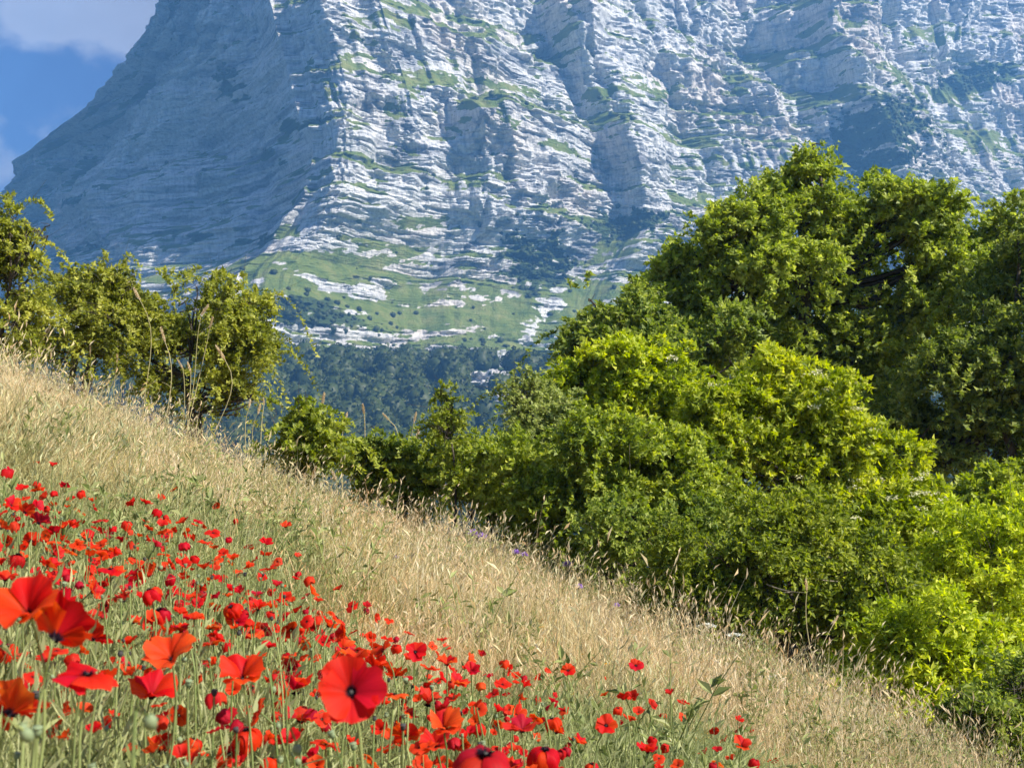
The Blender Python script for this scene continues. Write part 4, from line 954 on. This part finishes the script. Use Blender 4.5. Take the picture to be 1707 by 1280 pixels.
SMALL = [(14, 783, 25), (60, 820, 24), (148, 885, 26), (168, 910, 26), (265, 850, 20), (226, 940, 26), (305, 942, 28), (435, 965, 20), (415, 915, 16), (340, 907, 22), (130, 858, 20),
         (95, 860, 20), (88, 925, 30), (30, 885, 24), (20, 800, 16), (62, 775, 12), (120, 835, 18), (185, 890, 16), (75, 895, 20), (10, 905, 26), (200, 905, 14), (240, 870, 14), (285, 960, 24), (235, 945, 18),
         (1055, 1165, 24), (1118, 1160, 20), (1138, 1175, 20), (1048, 1205, 28), (1030, 1180, 22), (1235, 1245, 30), (1210, 1236, 20), (1260, 1266, 24), (1232, 1215, 16), (1252, 1213, 13), (1176, 1258, 20), (1290, 1275, 20),
         (1010, 1135, 14), (893, 1162, 20), (560, 1030, 30), (545, 1045, 30), (530, 1050, 26), (605, 1065, 18), (640, 1085, 30), (570, 1080, 34), (595, 1085, 34), (385, 1012, 34), (395, 1040, 36), (430, 1018, 30),
         (465, 1005, 18), (485, 1050, 30), (470, 1030, 24), (350, 1050, 30), (325, 1075, 24), (420, 1055, 34), (20, 945, 22), (60, 960, 24), (118, 935, 16), (150, 960, 20), (180, 975, 24), (110, 985, 26), (210, 985, 22),
         (300, 985, 26), (285, 990, 22), (320, 975, 18), (345, 1000, 20), (220, 1040, 30), (180, 1010, 30), (240, 1060, 28), (215, 1085, 26), (800, 1095, 20), (780, 1100, 22), (815, 1130, 18), (900, 1130, 14), (860, 1140, 16)]
def free(u_, v_, w_): return all((u_ - a)**2 + (v_ - b)**2 > (0.42 * (c + w_))**2 * 0.55 for a, b, c in used)
def rand_axis():
    a = prnd.uniform(0, 2 * math.pi); t = abs(prnd.normal(0.55, 0.3))
    return np.array([math.cos(a) * math.sin(t) + 0.12, math.sin(a) * math.sin(t) - 0.12, math.cos(t)])
styles = ['open', 'cup', 'cup', 'cup', 'deep', 'flat', 'umbrella', 'umbrella']; tones = [0, 0, 0, 1, 2, 2]
GRP = 'poppies of the patch'
def one(u_, v_, w_, full):
    st = styles[prnd.integers(len(styles))]; mi = tones[prnd.integers(len(tones))]
    rad_ = prnd.uniform(0.019, 0.027); Y = 2 * rad_ * F / w_ * 0.92
    p = at(u_, v_, Y); h_ = p[2] - zg(p[0], p[1])
    for _ in range(12):
        if h_ < 0.15: Y *= 0.94
        elif h_ > 0.62: Y *= 1.06
        else: break
        p = at(u_, v_, Y); h_ = p[2] - zg(p[0], p[1])
    rad_ = w_ * Y / F / 2 / 0.8
    poppy(p, rad_, rand_axis() if st != 'umbrella' else np.array([prnd.normal(0, .3), prnd.normal(0, .3), 1]), st, mi, lab(st, mi, u_, v_), 'poppies ' + zone_of(u_, v_), full)
    used.append((u_, v_, w_))
for s_ in SMALL: one(*s_, s_[2] >= 30)
# the rest stand where the patch is thick
n_pop = 0; tries = 0
while n_pop < 195 and tries < 9000:
    tries += 1
    Y = 1.9 + 4.9 * prnd.random() ** 0.85; x_ = prnd.uniform(-0.46, 0.26) * Y; h_ = prnd.uniform(0.20, 0.40)
    z_ = zg(x_, Y) + h_; u_, v_ = proj(x_, Y, z_)
    if not (-25 < u_ < 1320 and v_ < 1300): continue
    dlt = v_ - np.interp(u_, POP_U, POP_V)
    if dlt < -25 or prnd.random() > sst(-30, 170, dlt) * sst(-0.75, 0.1, perlin(x_ / 0.7, Y / 0.9, 12.0)) * (1.0 if u_ < 940 else 0.22): continue
    rad_ = prnd.uniform(0.018, 0.029); w_ = 2 * rad_ * F / Y
    if not free(u_, v_, w_): continue
    st = styles[prnd.integers(len(styles))]; mi = tones[prnd.integers(len(tones))]
    poppy((float(x_), Y, float(z_)), rad_, rand_axis() if st != 'umbrella' else np.array([prnd.normal(0, .3), prnd.normal(0, .3), 1]), st, mi, lab(st, mi, u_, v_), 'poppies ' + zone_of(u_, v_), w_ > 34)
    used.append((u_, v_, w_)); n_pop += 1
# smaller, half-hidden flowers deeper in the green
ms = [corolla_me[st, k, mi] for st, k, mi in (('open', 0, 0), ('cup', 1, 0), ('cup', 2, 2), ('umbrella', 0, 1), ('deep', 1, 0), ('flat', 2, 2))]
r, x, y, z, u, v, inp = field(7000, 1.6, 8.0, 1.0, 205)
dl = v - np.interp(u, POP_U, POP_V); sel = np.where(r.random(len(x)) < sst(0, 150, dl) * np.where(u < 950, 0.40, 0.05))[0][:950]
rd_ = r.uniform(0.012, 0.022, len(sel))
scatter('hidden_poppies', 'small red poppies half hidden among the green stems', np.stack([x[sel], y[sel], z[sel] + r.uniform(0.15, 0.30, len(sel))], -1),
        np.stack([r.normal(0.3, 0.5, len(sel)), r.normal(0, 0.5, len(sel)), r.uniform(0, 6.28, len(sel))], -1), np.repeat(rd_[:, None], 3, 1), r.integers(0, 6, len(sel)), ms)

# seed heads and nodding buds
def seed_head(pos, rad_, dark, bud):
    x_, y_, z_ = pos
    g_ = np.array([x_ + prnd.uniform(-0.05, 0.05), y_ + prnd.uniform(-0.04, 0.04), 0]); g_[2] = zg(g_[0], g_[1]) - 0.01
    zn = zone_of(*proj(x_, y_, z_))
    if bud:
        root = thing('poppy_bud', g_, 'green poppy bud nodding on a bent stalk ' + zn, 'bud', 'nodding poppy buds'); ax = np.array([prnd.normal(0, .3), prnd.normal(0, .3), -1])
    else:
        root = thing('poppy_seed_head', g_, ('dark dried' if dark else 'grey-green') + ' poppy seed capsule on a stalk ' + zn, 'seed head', ('dark' if dark else 'green') + ' poppy seed heads'); ax = np.array([prnd.normal(0, .22), prnd.normal(0, .22), 1])
    ax = norm(ax); pos = np.asarray(pos, float)
    obj('stem', stalk_mesh(g_, pos + ax * 0.1 * rad_, 0.0018, 0.0013, ax), root)
    o = obj('bud' if bud else 'capsule', bud_me if bud else caps_me[1 if dark else 0], root)
    o.matrix_local = Matrix.Translation(pos - g_) @ frame(ax) @ Matrix.Scale(rad_, 4)
for (u_, v_, w_, dk, bd) in [(40, 1225, 22, 0, 0), (60, 1165, 14, 1, 0), (155, 1290, 18, 0, 0), (135, 1150, 14, 0, 0), (313, 1145, 14, 0, 0), (248, 1192, 26, 0, 1), (357, 1160, 12, 1, 0), (556, 1230, 14, 0, 0), (672, 1217, 12, 1, 0),
                             (676, 1138, 10, 0, 0), (720, 1150, 9, 0, 0), (806, 1245, 11, 0, 0), (38, 1215, 24, 0, 1), (62, 1228, 20, 0, 0), (200, 1095, 12, 1, 0), (590, 1250, 14, 0, 0), (495, 1240, 18, 0, 1), (465, 1215, 12, 0, 0)]:
    rd_ = 0.0052; Y = 2 * rd_ * F / w_; p = at(u_, v_, Y)
    seed_head(p, rd_ * (1.1 if bd else 1), dk, bd)
k = 0
while k < 110:
    Y = 1.3 + 3.4 * prnd.random(); x_ = prnd.uniform(-0.46, 0.2) * Y; z_ = zg(x_, Y) + prnd.uniform(0.22, 0.40); u_, v_ = proj(x_, Y, z_)
    if not (-10 < u_ < 1000 and v_ < 1290) or v_ - np.interp(u_, POP_U, POP_V) < 60: continue
    seed_head((float(x_), Y, float(z_)), prnd.uniform(0.0036, 0.0054), prnd.random() < 0.3, prnd.random() < 0.18); k += 1

# ------------------------------------------------------------------ tall grass stalks, other wild flowers
m_ear = leafy('straw_ear', [(0, (0.52, 0.38, 0.20)), (1, (0.76, 0.64, 0.42))], 0.25)
m_straw = leafy('straw_stalk', [(0, (0.34, 0.31, 0.13)), (1, (0.56, 0.48, 0.26))], 0.15)
m_grn = leafy('green_stalk', [(0, (0.14, 0.19, 0.05)), (1, (0.28, 0.32, 0.10))], 0.2)
def ear_mesh(L, w, seed):
    r = np.random.default_rng(seed); n = 44
    t = np.linspace(0, 1, n); a = np.arange(n) * 2.4
    q_ = w * 0.35 * np.sin(math.pi * (0.12 + 0.82 * t))
    p = np.stack([np.cos(a) * q_, np.sin(a) * q_, t * L], -1); d = norm(np.stack([np.cos(a) * 0.35, np.sin(a) * 0.35, np.ones(n)], -1) + 0.1 * r.normal(size=(n, 3)))
    v_, f_, t_ = leaves_mesh(p, d, rdir(r, n), np.full(n, L * 0.2), np.full(n, w * 0.42), r.random(n), 0.4)
    c_, g_ = tubes([np.stack([0 * t[::6], 0 * t[::6], t[::6] * L * 0.95], -1)], [np.full(len(t[::6]), w * 0.22)], 5)
    return mesh_np('ear', np.concatenate([v_, c_]), [f_, g_ + len(v_)], m_ear, False, {'tint': np.concatenate([t_, np.full(len(c_), 0.4)])})
ears = [ear_mesh(1.0, 0.15 + 0.03 * k, k) for k in range(4)]
def grass_stalk(u_, v_, ub, vb, earpx, label, group=None, Y=None):
    if Y is None: Y = hit(ub, vb) or 20.0
    hd = at(u_, v_, Y); bs = at(ub, vb, Y); bs[2] = zg(bs[0], bs[1]) - 0.03
    root = thing('grass_stalk', bs, label, 'grass stalk', group)
    ax = norm(hd - bs) + np.array([0.25 * (u_ - ub) / max(abs(vb - v_), 20) + prnd.normal(0, 0.35), prnd.normal(0, 0.2), 0]); ax = norm(ax)
    w_ = max(0.0018, 0.0011 * Y / 3.2)
    obj('stem', stalk_mesh(bs, hd, w_ * 1.25, w_ * 0.8, ax, 0.16, 10, m_straw), root)
    L = earpx * Y / F
    o = obj('ear', ears[prnd.integers(4)], root); o.matrix_local = Matrix.Translation(hd - bs) @ frame(ax) @ Matrix.Scale(L, 4)
    k = 9; t = np.linspace(0, 1, k)[:, None]; H = hd[2] - bs[2]; a = prnd.uniform(0, 6.28); d = np.array([math.cos(a), math.sin(a) * 0.4, 0])
    st_ = (hd - bs) * prnd.uniform(0.3, 0.5)
    c = st_ + d * H * 0.28 * t + np.array([0, 0, 1]) * H * (0.22 * t - 0.22 * t * t)
    sd_ = np.cross(d, [0, 0, 1]); ww = w_ * 2.6 * np.sin(math.pi * (0.2 + 0.8 * t))
    v_ = np.stack([c - sd_ * ww, c + sd_ * ww], 1).reshape(-1, 3)
    obj('blade', mesh_np('blade', v_, grid_faces(k, 2), m_straw, True, {'tint': np.full(len(v_), prnd.random())}), root)
NAMED = [(37, 492, 2, 625, 20, 'tall straw stalk with a pale ear before the tall ragged hawthorn'),
         (233, 500, 244, 665, 22, 'straight tall stalk with a nodding ear before the olive green hawthorn'),
         (335, 526, 282, 675, 20, 'slanting stalk with feathery ear before the olive green hawthorn'),
         (350, 545, 305, 690, 16, 'slanting stalk with a stubby ear just beside the one with the feathery ear'),
         (375, 600, 345, 690, 26, 'short leaning stalk at the edge of the olive green hawthorn'),
         (275, 570, 270, 655, 24, 'faint upright stalk within the olive green hawthorn'),
         (537, 676, 540, 765, 20, 'tall stalk with narrow ear above the small pale-tipped bush'),
         (1345, 985, 1393, 1195, 18, 'long arching grass stalk crossing the dark hollow under the thorn shrub'),
         (1440, 1015, 1418, 1200, 22, 'upright grass stalk with whitish ear beside the purple flower spike'),
         (1388, 1042, 1325, 1195, 18, 'leaning grass stalk crossing the long arching one'),
         (1074, 890, 1105, 1010, 24, 'thin grass stalk rising before the dense thorn shrub by purple flowers'),
         (902, 875, 868, 965, 18, 'slanting stalk with pale bristly ear beside the purple flowers'),
         (1660, 1095, 1618, 1275, 26, 'long slanting grass stalk before the dull green low bush')]
for a in NAMED: grass_stalk(*a)
for (u_, v_, ub, vb, e) in [(607, 690, 600, 770, 16), (573, 706, 570, 775, 18), (690, 704, 684, 790, 16), (648, 700, 646, 775, 14), (695, 735, 680, 830, 20), (630, 750, 622, 830, 20), (745, 785, 760, 880, 26),
                            (755, 800, 745, 890, 20), (800, 770, 790, 900, 26), (815, 785, 805, 905, 26), (850, 785, 835, 915, 24), (856, 800, 846, 925, 20), (797, 812, 780, 905, 24), (808, 820, 800, 920, 22), (735, 840, 740, 905, 18),
                            (770, 855, 772, 930, 20), (785, 858, 790, 930, 20), (812, 850, 806, 935, 22), (720, 835, 735, 915, 24), (665, 830, 690, 900, 22), (415, 680, 405, 735, 14), (430, 690, 425, 745, 16), (440, 675, 430, 735, 12),
                            (985, 930, 1000, 990, 18), (1000, 935, 1005, 1000, 16), (1085, 980, 1080, 1060, 18), (1100, 990, 1095, 1070, 18), (1120, 960, 1110, 1040, 14), (1455, 1080, 1440, 1205, 16), (1400, 1090, 1410, 1205, 14), (1475, 1100, 1462, 1215, 14),
                            (75, 560, 70, 640, 18), (150, 590, 140, 650, 14), (195, 605, 190, 660, 14), (305, 615, 300, 675, 18), (318, 620, 312, 680, 16), (25, 560, 15, 640, 14), (520, 800, 515, 870, 22), (505, 810, 505, 870, 20), (560, 800, 555, 880, 16)]:
    wh = ['before the loose yellowish hawthorn', 'before the olive green hawthorn', 'by the small pale-tipped bush', 'before the low thorn shrub on the crest', 'at the end of the hedge', 'before the dense thorn shrub', 'before the dark hollow under the thorn shrub'][int(np.searchsorted([220, 450, 580, 720, 900, 1150], ub))]
    grass_stalk(u_, v_, ub, vb, e, ('tall' if vb - v_ > 85 else 'slender') + ' straw stalk topped with an ear ' + wh, 'eared grass stalks ' + wh)

m_purple, nt = new_mat('purple_petal'); out_surf(nt, princ(nt, (0.48, 0.28, 0.70), 0.6, 0.2))
m_white, nt = new_mat('white_umbel'); out_surf(nt, princ(nt, (0.80, 0.81, 0.72), 0.7, 0.15))
m_yel, nt = new_mat('yellow_petal'); out_surf(nt, princ(nt, (0.75, 0.42, 0.02), 0.6, 0.2))
def small_flower(name, label, cat, u_, v_, rad_, mat, kind, group=None, Y=None, drop=60):
    if Y is None: Y = hit(u_, v_ + drop) or 12.0
    p = at(u_, v_, Y); g_ = np.array([p[0] + prnd.uniform(-0.03, 0.03), p[1], 0]); g_[2] = zg(g_[0], g_[1]) - 0.02
    root = thing(name, g_, label, cat, group)
    obj('stem', stalk_mesh(g_, p, 0.0028 if kind != 'daisy' else 0.002, 0.0018, (0.1, -0.1, 1), 0.05, 7, m_grn), root)
    r = np.random.default_rng(int(u_ * 7 + v_)); off = p - g_
    if kind == 'pom':
        n = 60; d = rdir(r, n); d[:, 2] = np.abs(d[:, 2]) * 0.8; L = np.full(n, rad_)
        v0, f0, t0 = leaves_mesh(d * rad_ * 0.25, norm(d + 0.25 * rdir(r, n)), rdir(r, n), L, L * 0.4, r.random(n))
        o = obj('florets', mesh_np('florets', v0, f0, mat, False), root); o['kind'] = 'stuff'
    elif kind == 'spike':
        n = 90; t = r.random(n); a = r.uniform(0, 6.28, n); w_ = rad_ * (1 - 0.6 * t)
        pp = np.stack([np.cos(a) * w_ * 0.5, np.sin(a) * w_ * 0.5, -t * 0 + (t - 0.8) * rad_ * 4.5], -1); d = norm(np.stack([np.cos(a), np.sin(a), 0.3 + 0 * a], -1))
        v0, f0, t0 = leaves_mesh(pp, d, rdir(r, n), np.full(n, rad_ * 0.6), np.full(n, rad_ * 0.4), r.random(n))
        o = obj('florets', mesh_np('florets', v0, f0, mat, False), root); o['kind'] = 'stuff'
    elif kind == 'umbel':
        m = 16; a = r.uniform(0, 6.28, m); q_ = np.sqrt(r.random(m)) * rad_
        hub = np.array([0, 0, -rad_ * 0.8])
        tip = np.stack([np.cos(a) * q_, np.sin(a) * q_, -0.25 * q_**2 / rad_], -1)
        tv, tf_ = tubes([np.stack([hub, (hub + e) / 2 + np.array([e[0], e[1], 0]) * 0.15, e]) for e in tip], [np.array([0.0012, 0.001, 0.0008])] * m, 3)
        o = obj('spokes', mesh_np('spokes', tv, tf_, m_grn, True, {'tint': np.full(len(tv), 0.5)}), root); o.location = off
        n = m * 16; ti = np.repeat(np.arange(m), 16); e = rdir(r, n) * rad_ * 0.2 * np.array([1, 1, 0.4])
        v0, f0, t0 = leaves_mesh(tip[ti] + e, norm(rdir(r, n) + np.array([0, 0, 0.3])), norm(rdir(r, n) * 0.4 + np.array([0, 0, 1])), np.full(n, rad_ * 0.14), np.full(n, rad_ * 0.13), r.random(n))
        o = obj('florets', mesh_np('florets', v0, f0, mat, False), root); o['kind'] = 'stuff'
    else:
        n = 9; a = np.arange(n) * 2 * math.pi / n; d = np.stack([np.cos(a), np.sin(a), 0.25 + 0 * a], -1)
        v0, f0, t0 = leaves_mesh(d * rad_ * 0.15, norm(d), np.tile([0, 0, 1.0], (n, 1)), np.full(n, rad_), np.full(n, rad_ * 0.55), r.random(n))
        o = obj('petals', mesh_np('petals', v0, f0, mat, False), root)
    o.location = off
    return root
for (u_, v_, s) in [(788, 890, 6), (804, 896, 6), (884, 910, 5.5), (860, 922, 5), (874, 926, 4.5), (946, 942, 6), (960, 938, 5.5), (965, 979, 5), (1028, 1010, 4), (660, 930, 3.5)]:
    Y = hit(u_, v_ + 55) or 12.0
    small_flower('purple_wildflower', 'small round purple wildflower in the straw before the thorn shrub', 'flower', u_, v_, 1.35 * s * Y / F, m_purple, 'pom', 'purple wildflowers', Y)
small_flower('purple_flower_spike', 'upright purple flower spike beside a whitish grass ear', 'flower', 1437, 1105, 8 * 11 / F, m_purple, 'spike', None, None, 95)
for (u_, v_, s, lb) in [(1178, 1040, 16, 'flat white umbel flower beside the dry grass before the dark hollow'), (1226, 1056, 14, 'flat white umbel flower in the middle of the three before the dark hollow'),
                        (1292, 1126, 15, 'flat white umbel flower lowest down the slope before the dark hollow')]:
    Y = hit(u_ - 10, v_ + 75) or 11.0
    small_flower('wild_carrot_flower', lb, 'flower', u_, v_, s * Y / F, m_white, 'umbel', None, Y)
for k in range(34):
    cu, cv = [(960, 1120), (1145, 1225), (1175, 1230), (880, 1060), (1000, 1150)][k % 5]
    u_, v_ = cu + prnd.normal(0, 26), cv + prnd.normal(0, 13); Y = hit(u_, v_ + 45)
    if Y: small_flower('yellow_wildflower', 'tiny yellow wildflower at the thin edge of the poppy patch', 'flower', u_, v_, prnd.uniform(4, 6.5) * Y / F, m_yel, 'daisy', 'yellow wildflowers', Y)
